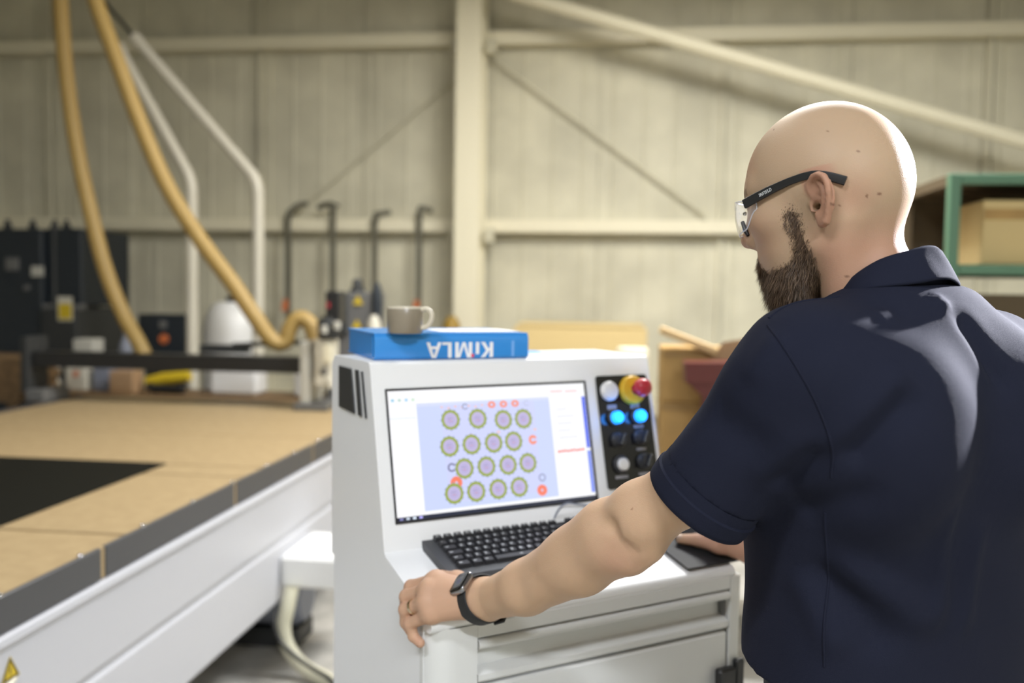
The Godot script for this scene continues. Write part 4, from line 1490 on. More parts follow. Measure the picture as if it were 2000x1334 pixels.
func build_desk_things() -> void:
	var C := con()
	# keyboard, 0.44 m class, lying on the sloping desk
	var kw := 0.412
	var kd := 0.132
	var at := C * on_desk(0.0715 + kw * 0.5, 0.0815 + kd * 0.5, 0.0)
	var t := thing("keyboard", "black computer keyboard lying on the sloping console desk below the screen", "keyboard", at)
	t.transform.basis = C.basis * desk_basis() * Basis(Vector3.UP, 0.014)
	var g := Geo.new()
	var sidep := Basis(Vector3(0, 0, 1), Vector3(0, 1, 0), Vector3(-1, 0, 0))
	var plan := Basis(Vector3(1, 0, 0), Vector3(0, 0, -1), Vector3(0, 1, 0))
	var pl := []
	var hx := kw * 0.5
	var hz := kd * 0.5
	pl.append_array(arc_pts(Vector2(hx - 0.012, -hz + 0.012), 0.012, 270, 360, 5))
	pl.append_array(arc_pts(Vector2(hx - 0.012, hz - 0.012), 0.012, 0, 90, 5))
	pl.append_array(arc_pts(Vector2(-hx + 0.012, hz - 0.012), 0.012, 90, 180, 5))
	pl.append_array(arc_pts(Vector2(-hx + 0.012, -hz + 0.012), 0.012, 180, 270, 5))
	g.prism(Transform3D(plan, Vector3(0, 0.0005, 0)), pl, 0.0135, true)
	part("case", g, M.dark_grey_plastic, t, true)
	g = Geo.new()
	g.bx(Vector3(0.004, 0.0142, -0.006), Vector3(kw - 0.046, 0.001, kd - 0.028), 0.0003)
	part("key_bed", g, M.rubber, t, true)
	var rows := ["`1234567890-=", "QWERTYUIOP[]", "ASDFGHJKL;'#", "\\ZXCVBNM,./"]
	var offs := [0.0, 0.0265, 0.0305, 0.022]
	var pitch := 0.01685
	var x0 := -hx + 0.0285
	var keys := {}
	var place := []      # centre x, row, width, legend
	for k in 13:
		place.append([x0 + k * 0.0192, 0, 0.0155, ""])
	for r in 4:
		for k in rows[r].length():
			place.append([x0 + offs[r] + k * pitch, r + 1, 0.0146, rows[r][k]])
	place.append_array([[x0 + 13.55 * pitch, 1, 0.030, ""], [x0 + 0.0045, 2, 0.0235, ""], [x0 + 0.0065, 3, 0.0275, ""], [x0 + 0.0025, 4, 0.0195, ""], [x0 + 13.7 * pitch, 2, 0.022, ""], [x0 + 14.0 * pitch, 3, 0.012, ""], [x0 + 13.5 * pitch, 4, 0.033, ""]])
	for q in [[0.0, 0.022], [0.0245, 0.0185], [0.046, 0.0185], [0.1095, 0.102], [0.173, 0.0185], [0.1945, 0.0185], [0.2165, 0.0185], [0.2385, 0.021]]:
		place.append([x0 + q[0] + 0.004, 5, q[1], ""])
	for r in 6:
		for k in 3:
			if r == 3 or (r == 4 and k != 1):
				continue
			place.append([x0 + 0.2655 + k * pitch, r, 0.0146, ""])
	for r in range(1, 6):
		for k in 4:
			var dig: String = ["", "/*-", "789+", "456", "123", "0."][r]
			place.append([x0 + 0.3245 + k * pitch, r, 0.0146, ""])
	for q in place:
		var wkey: float = q[2]
		if not keys.has(wkey):
			var kg := Geo.new()
			var hw := wkey * 0.5
			var lo := 0.0072
			for s in [[Vector3(-hw, 0, lo), Vector3(hw, 0, lo), Vector3(hw - 0.0018, 0.0062, lo - 0.0022), Vector3(-hw + 0.0018, 0.0062, lo - 0.0022)], [Vector3(hw, 0, -lo), Vector3(-hw, 0, -lo), Vector3(-hw + 0.0018, 0.0062, -lo + 0.0012), Vector3(hw - 0.0018, 0.0062, -lo + 0.0012)], [Vector3(-hw, 0, -lo), Vector3(-hw, 0, lo), Vector3(-hw + 0.0018, 0.0062, lo - 0.0022), Vector3(-hw + 0.0018, 0.0062, -lo + 0.0012)], [Vector3(hw, 0, lo), Vector3(hw, 0, -lo), Vector3(hw - 0.0018, 0.0062, -lo + 0.0012), Vector3(hw - 0.0018, 0.0062, lo - 0.0022)], [Vector3(-hw + 0.0018, 0.0062, lo - 0.0022), Vector3(hw - 0.0018, 0.0062, lo - 0.0022), Vector3(hw - 0.0018, 0.0062, -lo + 0.0012), Vector3(-hw + 0.0018, 0.0062, -lo + 0.0012)]]:
				kg.quad(s[0], s[1], s[2], s[3])
			keys[wkey] = kg.mesh()
		var r: int = q[1]
		var o := MeshInstance3D.new()
		o.mesh = keys[wkey]
		o.material_override = M.key_plastic
		o.name = "key"
		t.add_child(o, true)
		var zz := -hz + 0.0125 + r * 0.0178 + (0.004 if r > 0 else 0.0)
		o.position = Vector3(q[0], 0.0142, zz)
		if q[3] != "":
			var tx := text_part("legend", q[3], 0.0048, 0.0003, Transform3D(Basis(Vector3(1, 0, 0), Vector3(0, 0, -1), Vector3(0, 1, 0)), Vector3(-0.0016, 0.0064, -0.0008)), M.legend_white, o)
			tx.position.y = 0.0063
		elif wkey > 0.015:
			var dash := MeshInstance3D.new()
			if not keys.has("dash"):
				var dg := Geo.new()
				dg.quad(Vector3(-0.003, 0, 0.0008), Vector3(0.003, 0, 0.0008), Vector3(0.003, 0, -0.0008), Vector3(-0.003, 0, -0.0008))
				keys["dash"] = dg.mesh()
			dash.mesh = keys["dash"]
			dash.material_override = M.legend_white
			dash.name = "legend"
			o.add_child(dash, true)
			dash.position = Vector3(-wkey * 0.5 + 0.006 if wkey < 0.05 else 0.0, 0.0064, -0.001)
	# mouse mat and mouse
	g = Geo.new()
	var db := C.basis * desk_basis()
	at = C * on_desk(0.5560, 0.0745, 0.0)
	g.box(Transform3D(db, C * on_desk(0.5560, 0.0745, 0.0022)), Vector3(0.122, 0.003, 0.135), 0.001)
	whole("mouse_mat", g, M.rubber, "black mouse mat at the right end of the console desk", "mouse mat", at)
	at = C * on_desk(0.583, 0.088, 0.0037)
	var ms := thing("computer_mouse", "black computer mouse under the man's right hand on the mat", "mouse", at)
	ms.transform.basis = db * Basis(Vector3.UP, 0.25)
	g = Geo.new()
	var mrows := []
	for i in 9:
		var v := i / 8.0
		var row := PackedVector3Array()
		var hgt := 0.001 + 0.033 * sin(v * PI * 0.5)
		var sc := cos(v * PI * 0.5 * 0.98)
		for j in 24:
			var an := TAU * j / 24.0
			row.append(Vector3(sin(an) * 0.031 * pow(sc, 0.6), hgt, cos(an) * 0.055 * pow(sc, 0.7)))
		mrows.append(row)
	g.grid(mrows, true)
	part("shell", g, M.black_plastic, ms, true)
	g = Geo.new()
	g.lathe(Transform3D(Basis(Vector3(0, 0, -1), Vector3(1, 0, 0), Vector3(0, -1, 0)), Vector3(-0.003, 0.026, -0.034)), [Vector2(0, 0), Vector2(0.007, 0), Vector2(0.007, 0.006), Vector2(0, 0.006)], 14)
	part("wheel", g, M.dark_grey_plastic, ms, true)
	# keyboard lead up the face
	g = Geo.new()
	var cv := Curve3D.new()
	for p in [C * on_desk(0.335, 0.207, 0.012), C * on_desk(0.350, 0.2, 0.05), C * on_face(0.385, 0.045, 0.012), C * on_face(0.44, 0.035, 0.006), C * on_face(0.54, 0.03, 0.006), C * on_desk(0.585, 0.16, 0.006), C * on_desk(0.589, 0.150, 0.012)]:
		cv.add_point(p)
	smooth_curve(cv)
	g.tube(cv.tessellate_even_length(4, 0.01), 0.0018, 8)
	whole("mouse_lead", g, M.leg_blue_grey, "thin grey lead between screen and desk behind the man's forearm", "cable", C * on_desk(0.335, 0.207, 0.012))


func build_top_things() -> void:
	# blue ring binder lying flat on the housing, spine to the front
	var fl := Vector3(-0.4287, 1.4272, -1.5359)
	var fr := Vector3(-0.1711, 1.4272, -1.679)
	var x := (fr - fl).normalized()
	var back := Vector3.UP.cross(x).normalized()
	var ln := fl.distance_to(fr)
	var t := thing("ring_binder", "bright blue ring binder lying flat on top of the console", "binder", fl)
	t.transform.basis = Basis(x, Vector3.UP, x.cross(Vector3.UP))
	var dp := 0.222
	var th := 0.0475
	var g := Geo.new()
	g.bx(Vector3(ln * 0.5, 0.0015, -dp * 0.5 - 0.003), Vector3(ln, 0.003, dp), 0.001)
	part("lower_cover", g, M.binder_blue, t, true)
	g = Geo.new()
	g.bx(Vector3(ln * 0.5, th - 0.0015, -dp * 0.5 - 0.003), Vector3(ln, 0.003, dp), 0.001)
	part("upper_cover", g, M.binder_blue, t, true)
	g = Geo.new()
	var sp := []
	sp.append_array(arc_pts(Vector2(-0.011, th - 0.012), 0.012, 0, 90, 5))
	sp.append_array([Vector2(-0.013, th), Vector2(-0.013, th - 0.003), Vector2(-0.003, th - 0.006), Vector2(-0.003, 0.006), Vector2(-0.012, 0.003), Vector2(-0.012, 0)])
	sp.append_array(arc_pts(Vector2(-0.006, 0.007), 0.007, 270, 360, 4))
	g.prism(Transform3D(Basis(Vector3(0, 0, 1), Vector3(0, 1, 0), Vector3(-1, 0, 0)), Vector3(ln, 0, 0)), sp, ln, true)
	var spine := part("spine", g, M.binder_blue, t, true)
	# closed flap at the left end with a dark gap beside the spine
	g = Geo.new()
	g.bx(Vector3(0.0035, th * 0.5, -0.022 - (dp - 0.024) * 0.5), Vector3(0.004, th - 0.006, dp - 0.026), 0.001)
	part("end_flap", g, M.binder_blue, t, true)
	g = Geo.new()
	g.bx(Vector3(ln * 0.5, th * 0.5, -dp * 0.5), Vector3(ln - 0.016, th - 0.008, dp - 0.03), 0.001)
	part("pages", g, M.binder_inner, t, true)
	g = Geo.new()
	g.tube([Vector3(0.010, 0.010, -0.015), Vector3(0.008, 0.024, -0.016), Vector3(0.010, 0.037, -0.015)], 0.004, 8)
	part("ring", g, M.chrome, t, true)
	# lettering upside down on the spine, with a pink dot on the i, and a fine pale line
	var up := Basis(Vector3(-1, 0, 0), Vector3(0, -1, 0), Vector3(0, 0, 1))
	var tx := text_part("lettering", "KıMLA", 0.0282, 0.0006, Transform3D(up * Basis.from_scale(Vector3(1.12, 1, 1)), Vector3(ln * 0.547, 0.0172, 0.0012)), M.logo_white, spine)
	g = Geo.new()
	g.lathe(Transform3D(Basis(Vector3(1, 0, 0), Vector3(0, 0, 1), Vector3(0, -1, 0)), Vector3(ln * 0.622, 0.0062, 0.0008)), [Vector2(0.0034, 0), Vector2(0.0034, 0.001), Vector2(0, 0.001)], 14)
	part("lettering_dot", g, M.logo_pink, spine, true)
	g = Geo.new()
	g.bx(Vector3(ln * 0.894, 0.0185, 0.0009), Vector3(0.0055, 0.029, 0.0008), 0.0002)
	part("spine_line", g, M.blue_line, spine, true)
	# white print on the upper cover
	g = Geo.new()
	g.bx(Vector3(ln * 0.26, th + 0.0002, -0.030), Vector3(0.036, 0.0006, 0.016), 0.0002)
	g.bx(Vector3(ln * 0.74, th + 0.0002, -0.11), Vector3(0.16, 0.0006, 0.12), 0.0002)
	part("cover_print", g, M.logo_white, t, true)
	# mug on the binder
	var my := 1.4272 + th + 0.0006
	var mp := Vector3(-0.3776, 1.475, -1.5519)
	var mug := thing("mug", "grey-brown pottery mug standing on the blue binder", "mug", Vector3(mp.x, my, mp.z))
	g = Geo.new()
	g.lathe(Transform3D(Basis(), Vector3.ZERO), [Vector2(0, 0), Vector2(0.029, 0), Vector2(0.0315, 0.003), Vector2(0.032, 0.030), Vector2(0.032, 0.0445), Vector2(0.0308, 0.046), Vector2(0.0295, 0.0455), Vector2(0.029, 0.010), Vector2(0.0, 0.008)], 36)
	part("cup", g, M.mug_clay, mug, true)
	g = Geo.new()
	g.lathe(Transform3D(Basis(), Vector3.ZERO), [Vector2(0.0322, 0.0435), Vector2(0.0314, 0.0472), Vector2(0.0300, 0.0472), Vector2(0.0293, 0.0435)], 36)
	part("rim", g, M.mug_inside, mug, true)
	g = Geo.new()
	var hd := Vector3(0.985, 0, 0.17)
	var hp := []
	for q in [[0.0300, 0.042], [0.041, 0.0435], [0.049, 0.038], [0.0505, 0.028], [0.046, 0.017], [0.038, 0.011], [0.0300, 0.010]]:
		hp.append(hd * q[0] + Vector3(0, q[1], 0))
	var cv := Curve3D.new()
	for q in hp:
		cv.add_point(q)
	smooth_curve(cv)
	g.tube(cv.tessellate_even_length(4, 0.004), 0.0042, 12)
	part("handle", g, M.mug_inside, mug, true)
	# loose papers behind the binder
	var pts := [[Vector3(-0.1231, 1.4275, -1.8901), 0.21, 0.13, 0.35, M.paper, "white sheet of paper on the console top right of the binder", 0.0010], [Vector3(-0.1789, 1.4275, -1.8703), 0.16, 0.11, -0.25, M.blue_line, "blue printed sheet half under the binder on the console top", 0.0022]]
	for q in pts:
		g = Geo.new()
		var p: Vector3 = q[0]
		p = Vector3(p.x, 1.4266 + q[6] * 0.5, p.z)
		g.box(Transform3D(Basis(Vector3.UP, CON_TURN + q[3]), p), Vector3(q[1], 0.0006, q[2]), 0.0)
	# two sheets lie flat between binder and right end
	var C := con()
	g = Geo.new()
	g.box(Transform3D(C.basis * Basis(Vector3.UP, 0.18), C * Vector3(0.452, 1.4269, -0.385)), Vector3(0.20, 0.0006, 0.11), 0.0)
	whole("paper_sheet", g, M.paper, "white sheet of paper on the console top right of the binder", "paper", C * Vector3(0.452, 1.4266, -0.385))
	g = Geo.new()
	g.box(Transform3D(C.basis * Basis(Vector3.UP, -0.12), C * Vector3(0.385, 1.4278, -0.415)), Vector3(0.09, 0.0008, 0.075), 0.0)
	whole("paper_sheet", g, M.blue_line, "blue printed sheet beside the binder on the console top", "paper", C * Vector3(0.385, 1.4274, -0.415))


# ---------------------------------------------------------------- distance fields and surface nets

func seg_d(p: Vector3, a: Vector3, b: Vector3, ra: float, rb: float) -> float:
	var ba := b - a
	var h := clampf((p - a).dot(ba) / ba.length_squared(), 0.0, 1.0)
	return (p - a - ba * h).length() - lerpf(ra, rb, h)


func ell(p: Vector3, c: Vector3, r: Vector3) -> float:
	var q := p - c
	var k0 := (q / r).length()
	var k1 := (q / (r * r)).length()
	return k0 * (k0 - 1.0) / k1 if k1 > 1e-9 else -minf(r.x, minf(r.y, r.z))


func smin(a: float, b: float, k: float) -> float:
	var h := maxf(k - absf(a - b), 0.0) / k
	return minf(a, b) - h * h * k * 0.25


func smax(a: float, b: float, k: float) -> float:
	var h := maxf(k - absf(a - b), 0.0) / k
	return maxf(a, b) + h * h * k * 0.25


# meshes the zero level of f inside the box; returns [vertices, triangle indices (counter-clockwise outside)]
func nets(f: Callable, lo: Vector3, hi: Vector3, cell: float, slack := 1.25) -> Array:
	var B := 5
	var bn := Vector3i(((hi - lo) / (cell * B)).ceil())
	var nx := bn.x * B + 1
	var ny := bn.y * B + 1
	var nz := bn.z * B + 1
	var val := PackedFloat32Array()
	val.resize(nx * ny * nz)
	val.fill(1e9)
	var sy := nx
	var sz := nx * ny
	var half := cell * B * 0.8661 * slack
	var active := []
	for bz in bn.z:
		for by in bn.y:
			for bx in bn.x:
				var c := lo + Vector3(bx + 0.5, by + 0.5, bz + 0.5) * (cell * B)
				if absf(f.call(c)) > half:
					continue
				active.append(Vector3i(bx, by, bz))
				for z in B + 1:
					for y in B + 1:
						var row := bx * B + (by * B + y) * sy + (bz * B + z) * sz
						var p := lo + Vector3(bx * B, by * B + y, bz * B + z) * cell
						for x in B + 1:
							if val[row + x] > 1e8:
								val[row + x] = f.call(p)
							p.x += cell
	var cellv := PackedInt32Array()
	cellv.resize(nx * ny * nz)
	cellv.fill(-1)
	var verts := PackedVector3Array()
	var off := [0, 1, sy, sy + 1, sz, sz + 1, sz + sy, sz + sy + 1]
	var ed := [[0, 1], [2, 3], [4, 5], [6, 7], [0, 2], [1, 3], [4, 6], [5, 7], [0, 4], [1, 5], [2, 6], [3, 7]]
	var cor: Array[Vector3] = []
	for i in 8:
		cor.append(Vector3(i & 1, (i >> 1) & 1, i >> 2))
	var cells := PackedInt32Array()
	for b in active:
		for z in B:
			for y in B:
				for x in B:
					var gx: int = b.x * B + x
					var gy: int = b.y * B + y
					var gz: int = b.z * B + z
					var k := gx + gy * sy + gz * sz
					var m := 0
					var d := PackedFloat32Array()
					d.resize(8)
					for i in 8:
						d[i] = val[k + off[i]]
						if d[i] < 0.0:
							m += 1
					if m == 0 or m == 8:
						continue
					var sum := Vector3.ZERO
					var cnt := 0
					for e in ed:
						var da: float = d[e[0]]
						var db: float = d[e[1]]
						if (da < 0.0) != (db < 0.0):
							sum += cor[e[0]].lerp(cor[e[1]], da / (da - db))
							cnt += 1
					cellv[k] = verts.size()
					verts.append(lo + (Vector3(gx, gy, gz) + sum / cnt) * cell)
					cells.append(k)
	var ix := PackedInt32Array()
	for k in cells:
		var d0 := val[k] < 0.0
		for ax in 3:
			var st: int = [1, sy, sz][ax]
			var d1 := val[k + st] < 0.0
			if d0 == d1:
				continue
			var u: int = [sy, sz, 1][ax]
			var w: int = [sz, 1, sy][ax]
			if k - u - w < 0:
				continue
			var a := cellv[k]
			var b := cellv[k - u]
			var c := cellv[k - u - w]
			var e := cellv[k - w]
			if a < 0 or b < 0 or c < 0 or e < 0:
				continue
			# inside at the near end: the surface faces +axis
			if d0:
				ix.append_array([c, a, b, c, e, a])
			else:
				ix.append_array([c, b, a, c, a, e])
	return [verts, ix]


func smooth_normals(v: PackedVector3Array, ix: PackedInt32Array) -> PackedVector3Array:
	var n := PackedVector3Array()
	n.resize(v.size())
	for i in range(0, ix.size(), 3):
		var a := v[ix[i]]
		var f := (v[ix[i + 1]] - a).cross(v[ix[i + 2]] - a)
		n[ix[i]] += f
		n[ix[i + 1]] += f
		n[ix[i + 2]] += f
	for i in n.size():
		n[i] = n[i].normalized()
	return n


# adds a net (counter-clockwise triangles) to a Geo, with one colour per vertex from paint
func add_net(g: Geo, v: PackedVector3Array, ix: PackedInt32Array, n: PackedVector3Array, paint: Variant = null) -> void:
	var k := g.v.size()
	g.v.append_array(v)
	g.n.append_array(n)
	g.has_col = true
	for i in v.size():
		g.uv.append(Vector2.ZERO)
		g.c.append(paint.call(v[i], n[i]) if paint != null else SKIN)
	for i in range(0, ix.size(), 3):
		g.ix.append_array([k + ix[i], k + ix[i + 2], k + ix[i + 1]])


const SKIN := Color(0.50, 0.32, 0.215)

# ---------------------------------------------------------------- the man's head (x to his left, y up, z forward; origin between the ears)

const HO := Vector3(0.25922, 1.66024, -1.14677)
const HL := Vector3(-0.540784, 0, 0.841161)
const HU := Vector3(-0.146066, 0.984808, -0.093906)
const HF := Vector3(-0.828382, -0.173648, -0.532569)
const HS := 1.04


func head_xf() -> Transform3D:
	return Transform3D(Basis(HL * HS, HU * HS, HF * HS), HO)


func ear_d(p: Vector3) -> float:
	# p with x >= 0 outward; u forward along the ear, v up, w outward
	var q := p - Vector3(0.0755, 0.0, -0.0065)
	var e := Vector3(q.x * -0.42 + q.z * 0.9075, q.y * 1.2 if q.y > 0.0 else q.y, q.x * 0.9075 + q.z * 0.42)
	var d := ell(e, Vector3(-0.014, 0.003, 0.003), Vector3(0.0165, 0.027, 0.0042))
	d = smax(d, -ell(e, Vector3(-0.0095, -0.0045, 0.0105), Vector3(0.0085, 0.0115, 0.0085)), 0.003)
	d = smax(d, -ell(e, Vector3(-0.009, 0.0165, 0.0105), Vector3(0.007, 0.0075, 0.0055)), 0.003)
	var h := 1e9
	for i in EAR_RIM.size() - 1:
		h = minf(h, seg_d(e, EAR_RIM[i], EAR_RIM[i + 1], EAR_RIM_R[i], EAR_RIM_R[i + 1]))
	d = smin(d, h, 0.0035)
	h = 1e9
	for i in EAR_FOLD.size() - 1:
		h = minf(h, seg_d(e, EAR_FOLD[i], EAR_FOLD[i + 1], 0.0030, 0.0030))
	d = smin(d, h, 0.003)
	d = smin(d, ell(e, Vector3(-0.0095, -0.0245, 0.0045), Vector3(0.0085, 0.0085, 0.0042)), 0.005)
	d = smin(d, seg_d(e, Vector3(0.0035, -0.003, 0.002), Vector3(0.0015, -0.010, 0.005), 0.0045, 0.0035), 0.004)
	d = smin(d, (e - Vector3(-0.0065, -0.0175, 0.006)).length() - 0.0036, 0.004)
	return d


const EAR_RIM := [Vector3(-0.009, -0.001, 0.003), Vector3(-0.001, 0.005, 0.005), Vector3(0.0025, 0.014, 0.005), Vector3(0.0005, 0.0235, 0.006), Vector3(-0.008, 0.0300, 0.008), Vector3(-0.018, 0.0300, 0.010), Vector3(-0.0265, 0.0245, 0.0115), Vector3(-0.0310, 0.014, 0.012), Vector3(-0.0305, 0.002, 0.012), Vector3(-0.0265, -0.009, 0.010), Vector3(-0.021, -0.0185, 0.008), Vector3(-0.0155, -0.026, 0.006)]
const EAR_RIM_R := [0.0022, 0.0028, 0.0032, 0.0036, 0.0040, 0.0040, 0.0040, 0.0038, 0.0036, 0.0035, 0.0036, 0.0042]
const EAR_FOLD := [Vector3(-0.012, 0.0205, 0.005), Vector3(-0.0185, 0.013, 0.0075), Vector3(-0.0205, 0.003, 0.0085), Vector3(-0.0185, -0.007, 0.008), Vector3(-0.0135, -0.0145, 0.007), Vector3(-0.0075, -0.0175, 0.006)]


func head_d(p0: Vector3) -> float:
	var p := Vector3(absf(p0.x), p0.y, p0.z)
	var d := ell(p, Vector3(0, 0.035, 0.0068), Vector3(0.0770, 0.0905, 0.0945))
	# sides of the skull behind the ears and the occiput
	d = smin(d, ell(p, Vector3(0.0, 0.018, -0.023), Vector3(0.0745, 0.062, 0.058)), 0.03)
	d = smin(d, ell(p, Vector3(0, -0.022, 0.044), Vector3(0.0640, 0.085, 0.0525)), 0.022)
	d = smin(d, seg_d(p, Vector3(0.004, 0.0335, 0.0875), Vector3(0.038, 0.036, 0.0705), 0.0155, 0.014), 0.014)
	d = smin(d, ell(p, Vector3(0.047, -0.006, 0.058), Vector3(0.019, 0.015, 0.025)), 0.022)
	d = smin(d, seg_d(p, Vector3(0.054, -0.046, 0.006), Vector3(0.019, -0.090, 0.055), 0.015, 0.017), 0.026)
	d = smin(d, (p - Vector3(0, -0.090, 0.058)).length() - 0.0200, 0.02)
	d = smin(d, ell(p, Vector3(0, -0.052, 0.063), Vector3(0.033, 0.029, 0.0335)), 0.014)
	# neck
	d = smin(d, seg_d(p0, Vector3(0, -0.015, -0.004), Vector3(-0.006, -0.100, -0.024), 0.0545, 0.0530), 0.024)
	d = smin(d, seg_d(p0, Vector3(-0.006, -0.100, -0.024), Vector3(-0.012, -0.19, -0.056), 0.0530, 0.055), 0.012)
	d = smin(d, seg_d(p, Vector3(0.055, -0.028, -0.022), Vector3(0.030, -0.17, 0.004), 0.0155, 0.014), 0.026)
	if p.z > 0.05:
		d = smax(d, -ell(p, Vector3(0.033, 0.013, 0.098), Vector3(0.0175, 0.0125, 0.0155)), 0.010)
		var n := seg_d(p, Vector3(0, 0.021, 0.0955), Vector3(0, -0.014, 0.1085), 0.0085, 0.0098)
		n = smin(n, (p - Vector3(0, -0.0180, 0.1120)).length() - 0.0092, 0.007)
		n = smin(n, (p - Vector3(0.0115, -0.0225, 0.1010)).length() - 0.0085, 0.008)
		n = smax(n, -((p - Vector3(0.0062, -0.0318, 0.1065)).length() - 0.0042), 0.003)
		d = smin(d, n, 0.010)
		d = smin(d, seg_d(p, Vector3(0, -0.0515, 0.0965), Vector3(0.021, -0.056, 0.086), 0.0065, 0.004), 0.005)
		d = smin(d, seg_d(p, Vector3(0, -0.0630, 0.0910), Vector3(0.018, -0.0625, 0.083), 0.0062, 0.004), 0.005)
		d = smax(d, -seg_d(p, Vector3(0, -0.0578, 0.103), Vector3(0.023, -0.0588, 0.091), 0.0022, 0.002), 0.003)
	# shallow creases: behind the jaw and under the occiput
	if p.x > 0.055 and absf(p.y) < 0.05 and absf(p.z + 0.012) < 0.05:
		d = smin(d, ear_d(p), 0.004)
		d = smax(d, -seg_d(p, Vector3(0.083, -0.0075, -0.0065), Vector3(0.066, -0.0070, -0.0095), 0.0045, 0.003), 0.003)
	return d


func head_paint(p: Vector3, _n: Vector3) -> Color:
	var c := Color(0.45, 0.315, 0.205)
	var red := Color(0.44, 0.22, 0.150)
	var w := 0.0
	if absf(p.x) > 0.0765 and absf(p.y) < 0.036 and p.z < 0.006 and p.z > -0.04:
		w = 0.75 * smoothstep(0.0770, 0.082, absf(p.x))
	w = maxf(w, 0.55 * exp(-((p - Vector3(0, -0.020, 0.113)).length_squared()) / 0.0005))
	w = maxf(w, 0.40 * exp(-(pow(absf(p.x) - 0.05, 2) + pow(p.y + 0.022, 2) + pow(p.z - 0.075, 2)) / 0.0011))
	w = maxf(w, 0.60 * smoothstep(-0.005, -0.06, p.y) * smoothstep(0.03, -0.01, p.z))
	w = maxf(w, 0.42 * exp(-(pow(absf(p.x) - 0.07, 2) + pow(p.y + 0.005, 2) + pow(p.z + 0.045, 2)) / 0.0006))
	w = maxf(w, 0.45 * smoothstep(0.055, 0.09, p.z) * smoothstep(0.03, 0.07, p.y))
	c = c.lerp(red, w)
	# eyebrows
	if p.z > 0.06 and absf(p.y - 0.036 + absf(p.x) * 0.05) < 0.0045 and absf(p.x) > 0.010 and absf(p.x) < 0.05:
		c = c.lerp(Color(0.16, 0.09, 0.05), 0.7)
	# lips
	if p.z > 0.085 and absf(p.x) < 0.024 and p.y < -0.050 and p.y > -0.067:
		c = c.lerp(Color(0.42, 0.17, 0.14), 0.6)
	for m in MOLES:
		if p.x > 0.0 and Vector2(p.z - m.z, p.y - m.y).length_squared() < 1.7e-6:
			c = c.lerp(Color(0.16, 0.08, 0.05), 0.75)
	return c


const MOLES := [Vector3(0.066, 0.0746, -0.0265), Vector3(0.02, 0.0538, 0.084), Vector3(0.03, 0.0981, 0.0417), Vector3(0.06, 0.0432, -0.0556), Vector3(0.06, -0.0045, -0.067), Vector3(0.072, -0.0111, -0.0297), Vector3(0.05, -0.0056, -0.0565), Vector3(0.05, -0.0878, -0.0225)]

# outline of the beard on the left side of the head, in (z, y)
const BEARD := [Vector2(0.0244, 0.0039), Vector2(0.0140, -0.0079), Vector2(0.0108, -0.0343), Vector2(0.0081, -0.0592), Vector2(0.0105, -0.0820), Vector2(0.0220, -0.1097), Vector2(0.0333, -0.1381), Vector2(0.0894, -0.1310), Vector2(0.1046, -0.0966), Vector2(0.1139, -0.0658), Vector2(0.1166, -0.0458), Vector2(0.1024, -0.0371), Vector2(0.0917, -0.0415), Vector2(0.0855, -0.0557), Vector2(0.0755, -0.0639), Vector2(0.0540, -0.0632), Vector2(0.0386, -0.0590), Vector2(0.0326, -0.0472), Vector2(0.0346, -0.0316), Vector2(0.0385, -0.0130), Vector2(0.0339, 0.0002)]


func beard_amount(p: Vector3) -> float:
	if p.z < -0.03 or p.y > 0.012:
		return -0.02
	var q := Vector2(p.z, p.y)
	var best := 1e9
	var inside := false
	var j := BEARD.size() - 1
	for i in BEARD.size():
		var a: Vector2 = BEARD[i]
		var b: Vector2 = BEARD[j]
		if (a.y > q.y) != (b.y > q.y) and q.x < (b.x - a.x) * (q.y - a.y) / (b.y - a.y) + a.x:
			inside = not inside
		var ba := b - a
		var h := clampf((q - a).dot(ba) / ba.length_squared(), 0.0, 1.0)
		best = minf(best, (q - a - ba * h).length())
		j = i
	return best if inside else -best


# ---------------------------------------------------------------- torso: right along TR, forward along TF, from the point between the shoulders

const TM := Vector3(0.3287, 0, -1.10645)
const TR := Vector3(0.809017, 0, -0.587785)
const TF := Vector3(-0.587785, 0, -0.809017)
# height, half width, half depth, middle forward
const SECTIONS := [[0.80, 0.180, 0.130, 0.050], [0.95, 0.182, 0.132, 0.052], [1.05, 0.207, 0.132, 0.050], [1.18, 0.206, 0.134, 0.046], [1.30, 0.190, 0.135, 0.036], [1.38, 0.192, 0.130, 0.022], [1.44, 0.196, 0.120, 0.010], [1.485, 0.180, 0.106, 0.002], [1.510, 0.140, 0.094, 0.0], [1.535, 0.098, 0.084, 0.0], [1.555, 0.072, 0.068, 0.004], [1.575, 0.060, 0.058, 0.008], [1.62, 0.055, 0.055, 0.01]]
var sec_w := PackedFloat32Array()
var sec_d := PackedFloat32Array()
var sec_f := PackedFloat32Array()


func make_sections() -> void:
	for i in 85:
		var y := 0.80 + i * 0.01
		var k := 0
		while k < SECTIONS.size() - 2 and SECTIONS[k + 1][0] < y:
			k += 1
		var t := clampf((y - SECTIONS[k][0]) / (SECTIONS[k + 1][0] - SECTIONS[k][0]), 0.0, 1.0)
		sec_w.append(lerpf(SECTIONS[k][1], SECTIONS[k + 1][1], t))
		sec_d.append(lerpf(SECTIONS[k][2], SECTIONS[k + 1][2], t))
		sec_f.append(lerpf(SECTIONS[k][3], SECTIONS[k + 1][3], t))
	for pass_ in 4:
		for arr in [sec_w, sec_d, sec_f]:
			var c: PackedFloat32Array = arr.duplicate()
			for i in range(1, 84):
				arr[i] = (c[i - 1] + c[i] * 2.0 + c[i + 1]) * 0.25


